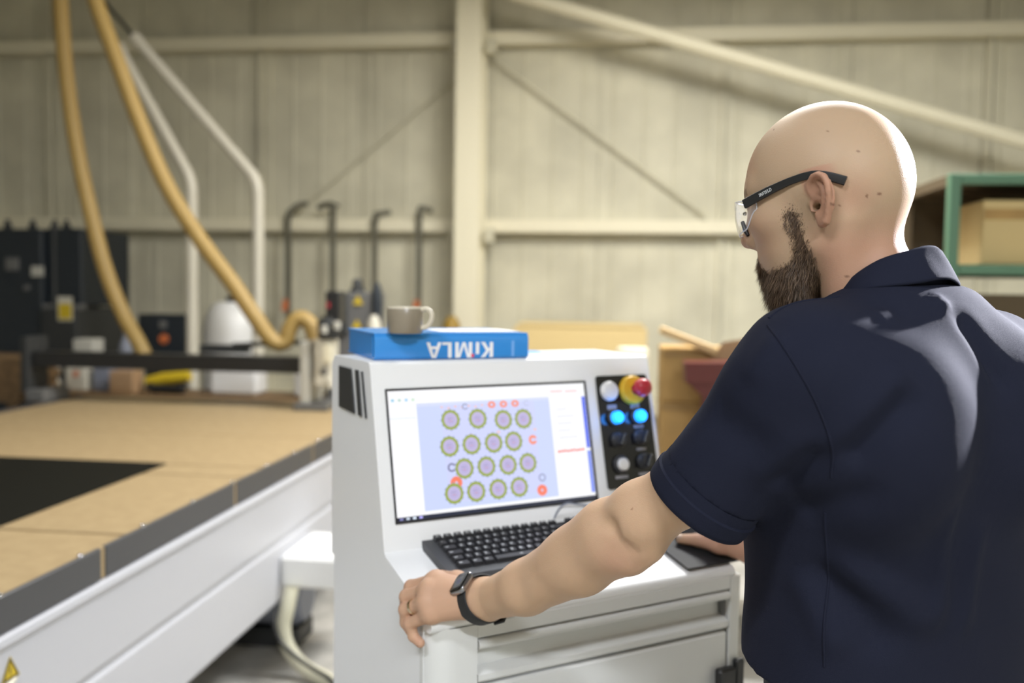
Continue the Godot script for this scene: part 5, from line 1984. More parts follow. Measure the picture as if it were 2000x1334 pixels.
func torso_d(p: Vector3) -> float:
	var q := p - TM
	var u := clampf((p.y - 0.80) * 100.0, 0.0, 83.0)
	var i := int(u)
	var t := u - i
	var a := lerpf(sec_w[i], sec_w[i + 1], t)
	var b := lerpf(sec_d[i], sec_d[i + 1], t)
	var r := (q.dot(TR) - 0.066 * smoothstep(1.42, 1.16, p.y)) / a
	var f := (q.dot(TF) - lerpf(sec_f[i], sec_f[i + 1], t)) / b
	var e := pow(pow(absf(r), 2.4) + pow(absf(f), 2.4), 0.41667)
	return (e - 1.0) * minf(a, b)


func T(r: float, y: float, f: float) -> Vector3:
	return Vector3(TM.x, y, TM.z) + TR * r + TF * f


const SH_L := Vector3(0.2073, 1.4746, -1.0143)
const HEM_L := Vector3(0.0955, 1.3049, -1.0672)


func shirt_d(p: Vector3) -> float:
	var d := torso_d(p)
	# shoulder blades and the muscle from neck to shoulder
	d = smin(d, seg_d(p, T(-0.065, 1.515, -0.010), T(-0.160, 1.474, 0.0), 0.036, 0.046), 0.05)
	d = smin(d, seg_d(p, T(0.075, 1.522, -0.010), T(0.165, 1.478, 0.0), 0.038, 0.046), 0.05)
	d = smin(d, ell(p, T(-0.095, 1.40, -0.065), Vector3(0.075, 0.10, 0.065)), 0.05)
	d = smin(d, ell(p, T(0.095, 1.40, -0.065), Vector3(0.075, 0.10, 0.065)), 0.05)
	d = smax(d, p.y - 1.566, 0.012)
	var s := seg_d(p, SH_L, HEM_L + (HEM_L - SH_L) * 0.12, 0.0645, 0.0645)
	var cut := (p - HEM_L).dot((HEM_L - SH_L).normalized())
	s = smax(s, cut + 0.030, 0.002)
	d = smin(d, s, lerpf(0.055, 0.014, smoothstep(-0.16, -0.04, cut)))
	var a := T(0.178, 1.462, 0.0)
	var b := T(0.268, 1.262, 0.03)
	s = seg_d(p, a, b + (b - a) * 0.12, 0.066, 0.066)
	s = smax(s, (p - b).dot((b - a).normalized()), 0.004)
	d = smin(d, s, 0.045)
	return smax(d, 1.07 + 0.15 * (p - TM).dot(TF) - 0.08 * (p - TM).dot(TR) - p.y, 0.004)


func core_d(p: Vector3) -> float:
	var d := torso_d(p) + 0.016
	d = smin(d, seg_d(p, T(-0.06, 1.50, 0.0), SH_L, 0.034, 0.045), 0.03)
	d = smin(d, seg_d(p, T(0.06, 1.50, 0.0), T(0.178, 1.462, 0.0), 0.034, 0.045), 0.03)
	d = smin(d, seg_d(p, SH_L, ARM_L[0], 0.046, 0.044), 0.03)
	d = smin(d, seg_d(p, T(0.178, 1.462, 0.0), T(0.262, 1.275, 0.03), 0.046, 0.044), 0.03)
	d = smin(d, seg_d(p, T(0, 1.50, 0.0), HO + HU * -0.20 + HF * -0.07, 0.055, 0.050), 0.02)
	return smax(smax(d, p.y - 1.545, 0.01), 1.09 - p.y, 0.01)


const ARM_L := [Vector3(0.1425, 1.3776, -1.0446), Vector3(0.0745, 1.3146, -1.0692), Vector3(0.0337, 1.2808, -1.0937), Vector3(0.0008, 1.242, -1.128), Vector3(-0.0463, 1.1979, -1.1704), Vector3(-0.1217, 1.1397, -1.2236), Vector3(-0.1842, 1.0991, -1.2785)]
const ARM_L_R := [0.0410, 0.0375, 0.0415, 0.0455, 0.0445, 0.0362, 0.0285]


func arm_l(p: Vector3) -> float:
	var d := 1e9
	for i in 6:
		d = smin(d, seg_d(p, ARM_L[i], ARM_L[i + 1], ARM_L_R[i], ARM_L_R[i + 1]), 0.014)
	# point of the elbow, outer forearm muscle and the fold inside the elbow
	d = smin(d, seg_d(p, Vector3(0.0376, 1.2411, -1.089), Vector3(0.022, 1.2268, -1.0984), 0.018, 0.018), 0.022)
	d = smin(d, seg_d(p, Vector3(-0.0142, 1.2508, -1.1267), Vector3(-0.0714, 1.1947, -1.1722), 0.0335, 0.026), 0.02)
	d = smax(d, -seg_d(p, Vector3(-0.0313, 1.2767, -1.0807), Vector3(-0.0038, 1.2721, -1.0716), 0.003, 0.0045), 0.016)
	d = smax(d, -seg_d(p, Vector3(-0.0074, 1.2707, -1.0671), Vector3(0.0151, 1.2406, -1.0631), 0.001, 0.0015), 0.013)
	d = smax(d, -seg_d(p, Vector3(0.0124, 1.2511, -1.0603), Vector3(0.026, 1.2404, -1.0613), 0.001, 0.001), 0.010)
	return d


const WRIST_L := Vector3(-0.1859, 1.1003, -1.2793)
const KNUCK_L := [Vector3(-0.2684, 1.1125, -1.3155), Vector3(-0.2759, 1.1026, -1.2989), Vector3(-0.2758, 1.0878, -1.285), Vector3(-0.2665, 1.0737, -1.2783)]
const FING_L := [[Vector3(-0.3123, 1.0926, -1.3374), Vector3(-0.3239, 1.0719, -1.3489), Vector3(-0.319, 1.0596, -1.3428)], [Vector3(-0.3159, 1.0822, -1.3222), Vector3(-0.3201, 1.059, -1.3305), Vector3(-0.312, 1.0478, -1.3208)], [Vector3(-0.3143, 1.0668, -1.3095), Vector3(-0.3152, 1.0444, -1.3142), Vector3(-0.3054, 1.0343, -1.3067)], [Vector3(-0.3044, 1.0493, -1.2986), Vector3(-0.2991, 1.0305, -1.2972), Vector3(-0.2861, 1.0245, -1.2883)]]
const FING_R := [[0.0112, 0.0100, 0.0088, 0.0078], [0.0115, 0.0102, 0.0090, 0.0080], [0.0110, 0.0098, 0.0086, 0.0077], [0.0102, 0.0090, 0.0080, 0.0072]]


func hand_l(p: Vector3) -> float:
	var palm := arm_l(p)
	palm = smin(palm, seg_d(p, ARM_L[6], WRIST_L, 0.0280, 0.0262), 0.004)
	for i in 4:
		palm = smin(palm, seg_d(p, WRIST_L, KNUCK_L[i], 0.022, 0.0135), 0.016)
		palm = smin(palm, (p - KNUCK_L[i]).length() - 0.0135, 0.006)
	# ball of the thumb, low on the far side
	palm = smin(palm, seg_d(p, Vector3(-0.2026, 1.102, -1.3127), Vector3(-0.2412, 1.1057, -1.3436), 0.018, 0.0125), 0.016)
	var d := palm
	for i in 4:
		var f := seg_d(p, KNUCK_L[i], FING_L[i][0], FING_R[i][0], FING_R[i][1])
		f = smin(f, seg_d(p, FING_L[i][0], FING_L[i][1], FING_R[i][1], FING_R[i][2]), 0.003)
		f = smin(f, seg_d(p, FING_L[i][1], FING_L[i][2], FING_R[i][2], FING_R[i][3]), 0.003)
		f = smin(f, (p - FING_L[i][0]).length() - FING_R[i][1] - 0.0006, 0.004)
		d = minf(d, smin(palm, f, 0.011))
	var th := seg_d(p, Vector3(-0.2412, 1.1057, -1.3436), Vector3(-0.2708, 1.1007, -1.367), 0.0120, 0.0105)
	th = smin(th, seg_d(p, Vector3(-0.2708, 1.1007, -1.367), Vector3(-0.2924, 1.0933, -1.3761), 0.0105, 0.0085), 0.003)
	return minf(d, smin(palm, th, 0.010))


const WRIST_R := Vector3(0.2503, 1.0959, -1.625)


func hand_r(p: Vector3) -> float:
	var elbow := T(0.275, 1.205, 0.10)
	var d := seg_d(p, WRIST_R, elbow, 0.026, 0.043)
	d = smin(d, seg_d(p, elbow, T(0.262, 1.285, 0.03), 0.045, 0.047), 0.03)
	var kn := [Vector3(0.1766, 1.1227, -1.651), Vector3(0.1873, 1.1251, -1.666), Vector3(0.1999, 1.124, -1.6799), Vector3(0.2127, 1.1195, -1.692)]
	for k in kn:
		d = smin(d, seg_d(p, WRIST_R, k, 0.021, 0.013), 0.016)
	var palm := smin(d, seg_d(p, Vector3(0.2402, 1.0924, -1.6419), Vector3(0.1867, 1.0988, -1.6368), 0.021, 0.0155), 0.016)
	d = palm
	var fg := [[Vector3(0.1515, 1.1303, -1.6841), Vector3(0.1381, 1.1313, -1.7331), Vector3(0.1311, 1.1315, -1.7723)], [Vector3(0.1624, 1.1341, -1.7018), Vector3(0.1496, 1.1361, -1.7568), Vector3(0.1431, 1.1354, -1.8018)], [Vector3(0.1806, 1.1314, -1.7323), Vector3(0.1723, 1.1312, -1.7899), Vector3(0.1679, 1.1296, -1.8313)], [Vector3(0.198, 1.1241, -1.7488), Vector3(0.1923, 1.122, -1.7977), Vector3(0.1886, 1.1209, -1.8319)]]
	for i in 4:
		var f := seg_d(p, kn[i], fg[i][0], 0.0110, 0.0098)
		f = smin(f, seg_d(p, fg[i][0], fg[i][1], 0.0098, 0.0086), 0.003)
		f = smin(f, seg_d(p, fg[i][1], fg[i][2], 0.0086, 0.0076), 0.003)
		d = minf(d, smin(palm, f, 0.010))
	var th := seg_d(p, Vector3(0.1867, 1.0988, -1.6368), Vector3(0.1497, 1.1009, -1.6534), 0.0145, 0.0118)
	th = smin(th, seg_d(p, Vector3(0.1497, 1.1009, -1.6534), Vector3(0.1206, 1.0992, -1.6612), 0.0118, 0.0092), 0.004)
	return minf(d, smin(palm, th, 0.010))


func arm_paint(p: Vector3, _n: Vector3) -> Color:
	var c := Color(0.53, 0.35, 0.225)
	var red := Color(0.50, 0.265, 0.19)
	var w := 0.45 * exp(-p.distance_squared_to(Vector3(0.0045, 1.2262, -1.0822)) / 0.0011)
	w = maxf(w, 0.35 * smoothstep(0.06, 0.10, p.distance_to(ARM_L[5])) * smoothstep(0.11, 0.06, p.distance_to(KNUCK_L[2])))
	for k in KNUCK_L:
		w = maxf(w, 0.42 * exp(-p.distance_squared_to(k) / 0.0003))
	for f in FING_L:
		w = maxf(w, 0.6 * exp(-p.distance_squared_to(f[0]) / 0.0004))
		w = maxf(w, 0.6 * exp(-p.distance_squared_to(f[2]) / 0.0006))
	w = maxf(w, 0.7 * smoothstep(0.16, 0.08, p.distance_to(WRIST_R)))
	c = c.lerp(red, w)
	for m in ARM_MOLES:
		if p.distance_squared_to(m) < 5e-6:
			c = c.lerp(Color(0.2, 0.09, 0.05), 0.7)
	return c


const ARM_MOLES := [Vector3(-0.0023, 1.2919, -1.0497), Vector3(0.0186, 1.298, -1.0535), Vector3(0.0112, 1.2791, -1.0476), Vector3(0.0638, 1.3021, -1.0229), Vector3(-0.2369, 1.0899, -1.2636)]


# folds of the shirt: [from, to, width, height]
const FOLDS := [
	[Vector3(0.2295, 1.378, -0.9562), Vector3(0.3021, 1.4669, -0.9395), 0.016, -0.0075],
	[Vector3(0.2211, 1.3867, -0.9657), Vector3(0.2965, 1.4899, -0.9401), 0.018, 0.006],
	[Vector3(0.1647, 1.3368, -0.9966), Vector3(0.2206, 1.4108, -0.967), 0.015, -0.007],
	[Vector3(0.1394, 1.3492, -1.0144), Vector3(0.2117, 1.4309, -0.9771), 0.022, 0.004],
	[Vector3(0.1094, 1.4229, -1.0148), Vector3(0.1729, 1.3945, -0.9906), 0.020, -0.003],
	[Vector3(0.2025, 1.3159, -1.0201), Vector3(0.2825, 1.3708, -0.9621), 0.018, -0.005],
	[Vector3(0.226, 1.2763, -1.0208), Vector3(0.379, 1.1677, -0.9827), 0.020, 0.006],
	[Vector3(0.2036, 1.2645, -1.0174), Vector3(0.3256, 1.1452, -0.9751), 0.022, -0.007],
	[Vector3(0.1814, 1.2414, -1.0135), Vector3(0.2553, 1.1411, -0.9866), 0.020, 0.005],
	[Vector3(0.381, 1.3298, -0.9717), Vector3(0.3872, 1.1601, -0.9631), 0.012, 0.004],
	[Vector3(0.422, 1.3039, -0.9954), Vector3(0.4279, 1.1522, -0.9877), 0.014, 0.004],
	[Vector3(0.2748, 1.5565, -0.9916), Vector3(0.2872, 1.5451, -0.9622), 0.006, 0.002],
	[Vector3(0.2844, 1.5604, -0.993), Vector3(0.2992, 1.5473, -0.9638), 0.006, 0.002],
	[Vector3(0.3604, 1.5467, -1.0316), Vector3(0.4323, 1.4359, -1.0342), 0.014, -0.006],
	[Vector3(0.3427, 1.5631, -1.0203), Vector3(0.3624, 1.5413, -1.0215), 0.012, 0.004],
	[Vector3(0.1805, 1.5063, -0.9775), Vector3(0.1481, 1.4505, -0.9807), 0.016, 0.003],
]


var fold_lines := []


func make_folds() -> void:
	for f in FOLDS:
		var pts := []
		for i in 6:
			pts.append(onto(shirt_d, f[0].lerp(f[1], i / 5.0)))
		var mid: Vector3 = (pts[0] + pts[5]) * 0.5
		var reach: float = mid.distance_to(pts[0]) + f[2] * 3.0 + 0.03
		fold_lines.append([mid, reach * reach, pts, f[2], f[3]])


func fold(p: Vector3) -> float:
	var s := 0.0
	for f in fold_lines:
		var mid: Vector3 = f[0]
		if p.distance_squared_to(mid) > f[1]:
			continue
		var pts: Array = f[2]
		var w: float = f[3]
		var best := 1e9
		var at := 0.0
		for i in pts.size() - 1:
			var a: Vector3 = pts[i]
			var ba: Vector3 = pts[i + 1] - a
			var h := clampf((p - a).dot(ba) / ba.length_squared(), 0.0, 1.0)
			var q := (p - a - ba * h).length_squared()
			if q < best:
				best = q
				at = (i + h) / (pts.size() - 1)
		if best < w * w * 9.0:
			s += 1.5 * f[4] * exp(-best / (w * w)) * smoothstep(0.0, 0.25, at) * smoothstep(1.0, 0.7, at)
	s += 0.0012 * sin(p.y * 41.0 + p.x * 33.0) * sin(p.z * 37.0 - p.y * 17.0)
	return s


func onto(f: Callable, p: Vector3) -> Vector3:
	for i in 8:
		var d: float = f.call(p)
		var e := 0.002
		var g := Vector3(f.call(p + Vector3(e, 0, 0)) - d, f.call(p + Vector3(0, e, 0)) - d, f.call(p + Vector3(0, 0, e)) - d) / e
		p -= g * d / maxf(g.length_squared(), 0.2)
	return p


func build_person() -> void:
	make_sections()
	make_folds()
	var man := thing("person", "bald bearded man in navy polo shirt and safety glasses reaching over the console", "person", Vector3(TM.x, 0, TM.z), CON_TURN)
	var rng := RandomNumberGenerator.new()
	rng.seed = 71
	# ---- skin: head, hidden core, arms and hands in one mesh
	var g := Geo.new()
	var hx := head_xf()
	var net := nets(head_d, Vector3(-0.105, -0.175, -0.135), Vector3(0.115, 0.135, 0.135), 0.0022, 1.5)
	var hv: PackedVector3Array = net[0]
	var hi: PackedInt32Array = net[1]
	var hn := smooth_normals(hv, hi)
	add_net(g, hv, hi, hn, head_paint)
	for i in g.v.size():
		g.v[i] = hx * g.v[i]
		g.n[i] = (hx.basis * g.n[i]).normalized()
	net = nets(core_d, Vector3(-0.05, 1.08, -1.50), Vector3(0.75, 1.62, -0.75), 0.014, 1.6)
	add_net(g, net[0], net[1], smooth_normals(net[0], net[1]))
	net = nets(arm_l, Vector3(-0.125, 1.05, -1.36), Vector3(0.30, 1.45, -0.95), 0.0042)
	add_net(g, net[0], net[1], smooth_normals(net[0], net[1]), arm_paint)
	net = nets(hand_l, Vector3(-0.34, 1.00, -1.40), Vector3(-0.115, 1.225, -1.15), 0.0022)
	add_net(g, net[0], net[1], smooth_normals(net[0], net[1]), arm_paint)
	net = nets(hand_r, Vector3(0.08, 1.05, -1.95), Vector3(0.75, 1.40, -1.25), 0.0032)
	add_net(g, net[0], net[1], smooth_normals(net[0], net[1]), arm_paint)
	part("body", g, M.skin, man)
	# ---- finger and thumb nails
	g = Geo.new()
	var tip := Vector3(0.1206, 1.0992, -1.6612)
	var back := (Vector3(0.1497, 1.1009, -1.6534) - tip).normalized()
	var out := (Vector3(-0.15, 0.85, 0.5) - back * Vector3(-0.15, 0.85, 0.5).dot(back)).normalized()
	var wide := back.cross(out)
	g.lathe(Transform3D(Basis(back * 1.25, out * 0.5, wide * -1.0 if (back.cross(out)).dot(wide * -1.0) > 0.0 else wide), tip + out * 0.0078 - back * 0.001), [Vector2(0.0062, -0.001), Vector2(0.0056, 0.0018), Vector2(0.003, 0.003), Vector2(0.0, 0.0034)], 18)
	part("thumb_nail", g, M.nail, man)
	# ---- eyes
	for s in [-1.0, 1.0]:
		g = Geo.new()
		g.lathe(hx * Transform3D(Basis(Vector3(1, 0, 0), Vector3(0, 0, 1), Vector3(0, -1, 0)), Vector3(0.0325 * s, 0.0125, 0.0765)), [Vector2(0, -0.0115), Vector2(0.006, -0.0098), Vector2(0.0105, -0.0045), Vector2(0.0115, 0.0), Vector2(0.0105, 0.0045), Vector2(0.006, 0.0098), Vector2(0, 0.0115)], 16)
		part("eye", g, M.eye_white, man)
	# ---- beard: a shell grown from the skin plus short strands
	g = Geo.new()
	g.has_col = true
	var amt := PackedFloat32Array()
	amt.resize(hv.size())
	var pos := PackedVector3Array()
	pos.resize(hv.size())
	for i in hv.size():
		var a := beard_amount(Vector3(absf(hv[i].x), hv[i].y, hv[i].z))
		amt[i] = a
		var lowf := smoothstep(-0.03, -0.095, hv[i].y)
		var thick := (0.0012 + 0.0078 * lowf) * smoothstep(0.0005, 0.014, a) - 0.0006
		pos[i] = hv[i] + (hn[i] + Vector3(0, -0.35, 0) * lowf).normalized() * thick
	var remap := PackedInt32Array()
	remap.resize(hv.size())
	remap.fill(-1)
	for t in range(0, hi.size(), 3):
		if amt[hi[t]] > 0.0025 and amt[hi[t + 1]] > 0.0025 and amt[hi[t + 2]] > 0.0025:
			for k in [0, 2, 1]:
				var q := hi[t + k]
				if remap[q] < 0:
					remap[q] = g.v.size()
					g.v.append(hx * pos[q])
					g.n.append((hx.basis * hn[q]).normalized())
					g.uv.append(Vector2.ZERO)
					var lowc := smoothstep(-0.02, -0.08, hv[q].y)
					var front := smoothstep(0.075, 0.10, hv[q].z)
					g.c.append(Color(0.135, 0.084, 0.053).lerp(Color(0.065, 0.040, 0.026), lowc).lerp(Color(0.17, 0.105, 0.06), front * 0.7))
				g.ix.append(remap[q])
	var cand := PackedInt32Array()
	for i in hv.size():
		if amt[i] > -0.0035:
			cand.append(i)
	for k in 24000:
		var i := cand[rng.randi() % cand.size()]
		var a := amt[i]
		if a < 0.003 and rng.randf() > 0.15 + 130.0 * (a + 0.0035):
			continue
		var n := hn[i]
		var lowf := smoothstep(-0.03, -0.095, hv[i].y)
		var front := smoothstep(0.075, 0.10, hv[i].z)
		var length := (0.0055 + 0.010 * lowf) * rng.randf_range(0.6, 1.25) * smoothstep(-0.008, 0.006, a)
		var dir := (n * rng.randf_range(0.2, 0.75) + Vector3(rng.randf_range(-0.5, 0.5), -0.8 - 0.3 * lowf, rng.randf_range(-0.25, 0.55))).normalized()
		var dir2 := (dir + Vector3(rng.randf_range(-0.6, 0.6), -0.3, rng.randf_range(-0.6, 0.6))).normalized()
		var base := pos[i] - n * 0.0006 + Vector3(rng.randf_range(-0.001, 0.001), rng.randf_range(-0.001, 0.001), rng.randf_range(-0.001, 0.001))
		var side := dir.cross(n + Vector3(0.01, 0.02, 0.03)).normalized() * 0.00026
		var p0 := hx * base
		var p1 := hx * (base + dir * length * 0.55)
		var p2 := hx * (base + dir * length * 0.55 + dir2 * length * 0.45)
		var sw := hx.basis * side
		if (p1 - p0).cross(sw).dot(hx.basis * n) < 0.0:
			sw = -sw
		var sn0 := (p1 - p0).cross(sw).normalized()
		if sn0 == Vector3.ZERO:
			continue
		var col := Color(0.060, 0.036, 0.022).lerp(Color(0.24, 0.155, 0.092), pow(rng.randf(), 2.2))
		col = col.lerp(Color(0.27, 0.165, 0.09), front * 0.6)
		var b := g.v.size()
		for q in [p0 - sw, p0 + sw, p1 - sw * 0.8, p1 + sw * 0.8, p2]:
			g.v.append(q)
			g.n.append(sn0)
			g.uv.append(Vector2.ZERO)
			g.c.append(col)
		g.ix.append_array([b, b + 1, b + 2, b + 1, b + 3, b + 2, b + 2, b + 3, b + 4])
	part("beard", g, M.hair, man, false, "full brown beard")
	# ---- shirt
	g = Geo.new()
	net = nets(shirt_d, Vector3(-0.05, 1.02, -1.52), Vector3(0.80, 1.60, -0.72), 0.0062, 1.7)
	var sv: PackedVector3Array = net[0]
	var si: PackedInt32Array = net[1]
	var sn := smooth_normals(sv, si)
	for i in sv.size():
		sv[i] += sn[i] * fold(sv[i])
	sn = smooth_normals(sv, si)
	add_net(g, sv, si, sn)
	g.has_col = false
	var shirt := part("polo_shirt", g, M.shirt_navy, man)
	build_shirt_trim(shirt)
	build_legs(man)
	build_worn()


func build_shirt_trim(shirt: Node3D) -> void:
	# folded sleeve hem on the left arm
	var ax := (HEM_L - SH_L).normalized()
	var s := ax.cross(Vector3.UP).normalized()
	var g := Geo.new()
	g.lathe(Transform3D(Basis(s, ax, s.cross(ax)), HEM_L), [Vector2(0.0600, -0.034), Vector2(0.0605, 0.0), Vector2(0.0620, 0.0022), Vector2(0.0645, 0.0026), Vector2(0.0664, 0.0006), Vector2(0.0672, -0.006), Vector2(0.0676, -0.017), Vector2(0.0679, -0.0205), Vector2(0.0655, -0.0225), Vector2(0.0651, -0.036)], 48)
	part("sleeve_hem", g, M.shirt_navy, shirt)
	# seams laid on the cloth
	var fs := [[Vector3(0.1559, 1.5208, -0.9855), Vector3(0.1689, 1.4986, -0.9555), Vector3(0.1914, 1.4633, -0.9462), Vector3(0.2105, 1.4242, -0.9464), Vector3(0.2195, 1.3928, -0.9457), Vector3(0.2204, 1.3619, -0.9542)], [Vector3(0.2197, 1.3146, -0.9818), Vector3(0.2199, 1.2544, -0.9785), Vector3(0.2211, 1.1941, -0.9753), Vector3(0.2252, 1.1351, -0.9826)], [Vector3(0.1602, 1.5261, -0.9964), Vector3(0.1938, 1.5386, -1.0112), Vector3(0.2429, 1.5493, -1.0378)]]
	for q in fs:
		var cv := Curve3D.new()
		for p in q:
			cv.add_point(onto(shirt_d, p))
		smooth_curve(cv)
		var pts := []
		for p in cv.tessellate_even_length(4, 0.008):
			var on := onto(shirt_d, p)
			var e := 0.003
			var d := shirt_d(on)
			var n := Vector3(shirt_d(on + Vector3(e, 0, 0)) - d, shirt_d(on + Vector3(0, e, 0)) - d, shirt_d(on + Vector3(0, 0, e)) - d).normalized()
			pts.append(on + n * (fold(on) - 0.0002))
		g = Geo.new()
		g.tube(pts, 0.0016, 8)
		part("seam", g, M.shirt_navy, shirt)
	# collar: stand and fall swept round the neck from front to front
	g = Geo.new()
	var prof := [Vector2(-0.003, -0.050), Vector2(-0.0025, -0.010), Vector2(-0.0005, -0.002), Vector2(0.0030, 0.0), Vector2(0.0065, -0.0030), Vector2(0.0125, -0.014), Vector2(0.0185, -0.026), Vector2(0.0230, -0.0345), Vector2(0.0232, -0.0385), Vector2(0.0205, -0.0375), Vector2(0.0120, -0.030), Vector2(0.0060, -0.040), Vector2(0.0050, -0.052)]
	var rows := []
	var cc := Vector3(0.316, 1.5708, -1.1123)
	for i in 61:
		var th := deg_to_rad(lerpf(-158.0, 158.0, i / 60.0))
		var out := TF * -cos(th) + TR * sin(th)
		var top := 1.5755 + 0.034 * cos(th) + 0.0012 * sin(th * 5.0 + 1.0)
		var rad := 0.0540 + 0.004 * absf(sin(th))
		var fall := 1.0 - 0.30 * smoothstep(20.0, 100.0, rad_to_deg(absf(th)))
		var row := PackedVector3Array()
		for q in prof:
			var wob := 0.0010 * sin(th * 7.0 + q.y * 90.0)
			row.append(Vector3(cc.x, top + q.y * fall, cc.z) + out * (rad + q.x + wob) + TF * 0.006 * cos(th))
		rows.append(row)
	g.grid(rows, false, true)
	part("collar", g, M.shirt_navy, shirt)


func build_legs(man: Node3D) -> void:
	var f := func(p: Vector3) -> float:
		p -= TR * 0.058
		var d := seg_d(p, T(-0.05, 0.93, 0.045), T(0.05, 0.93, 0.045), 0.128, 0.128)
		d = smin(d, seg_d(p, T(-0.04, 1.06, 0.05), T(0.04, 1.06, 0.05), 0.120, 0.120), 0.04)
		for s in [-1.0, 1.0]:
			var l := seg_d(p, T(0.095 * s, 0.90, 0.045), T(0.115 * s, 0.50, 0.05), 0.098, 0.074)
			l = smin(l, seg_d(p, T(0.115 * s, 0.50, 0.05), T(0.125 * s, 0.05, 0.03), 0.074, 0.062), 0.03)
			d = smin(d, l, 0.02)
		return smax(d, maxf(p.y - 1.12, 0.045 - p.y), 0.01)
	var net := nets(f, Vector3(-0.05, 0.03, -1.48), Vector3(0.70, 1.15, -0.80), 0.013, 1.3)
	var g := Geo.new()
	add_net(g, net[0], net[1], smooth_normals(net[0], net[1]))
	g.has_col = false
	part("trousers", g, M.trouser_navy, man)
	for s in [-1.0, 1.0]:
		var sh := func(p: Vector3) -> float:
			p -= TR * 0.058
			var d := seg_d(p, T(0.125 * s, 0.045, 0.0), T(0.135 * s, 0.036, 0.17), 0.044, 0.036)
			d = smin(d, seg_d(p, T(0.125 * s, 0.10, 0.02), T(0.125 * s, 0.05, 0.02), 0.045, 0.046), 0.03)
			return smax(d, 0.002 - p.y, 0.004)
		var c := T(0.13 * s, 0, 0.08)
		net = nets(sh, c + Vector3(-0.2, -0.01, -0.2), c + Vector3(0.2, 0.16, 0.2), 0.008)
		g = Geo.new()
		add_net(g, net[0], net[1], smooth_normals(net[0], net[1]))
		g.has_col = false
		part("shoe", g, M.shoe_black, man)


func rounded_slab(g: Geo, t: Transform3D, w: float, h: float, d: float, r: float) -> void:
	var rows := []
	for k in [[0.0, -0.0015], [0.0, 0.0], [1.0, 0.0], [1.0, -0.0012], [1.0, -0.004]]:
		pass
	var ring0 := []
	for q in [[w * 0.5 - r, h * 0.5 - r, 0], [-w * 0.5 + r, h * 0.5 - r, 90], [-w * 0.5 + r, -h * 0.5 + r, 180], [w * 0.5 - r, -h * 0.5 + r, 270]]:
		for p in arc_pts(Vector2(q[0], q[1]), r, q[2], q[2] + 90, 5):
			ring0.append(p)
	for q in [[0.0, 0.0], [0.90, 0.0], [1.0, 0.25], [1.0, 0.75], [0.93, 0.97], [0.6, 1.0], [0.0, 1.0]]:
		var row := PackedVector3Array()
		for p in ring0:
			row.append(t * Vector3(p.x * q[0], p.y * q[0], d * q[1]))
		rows.append(row)
	g.grid(rows, true)


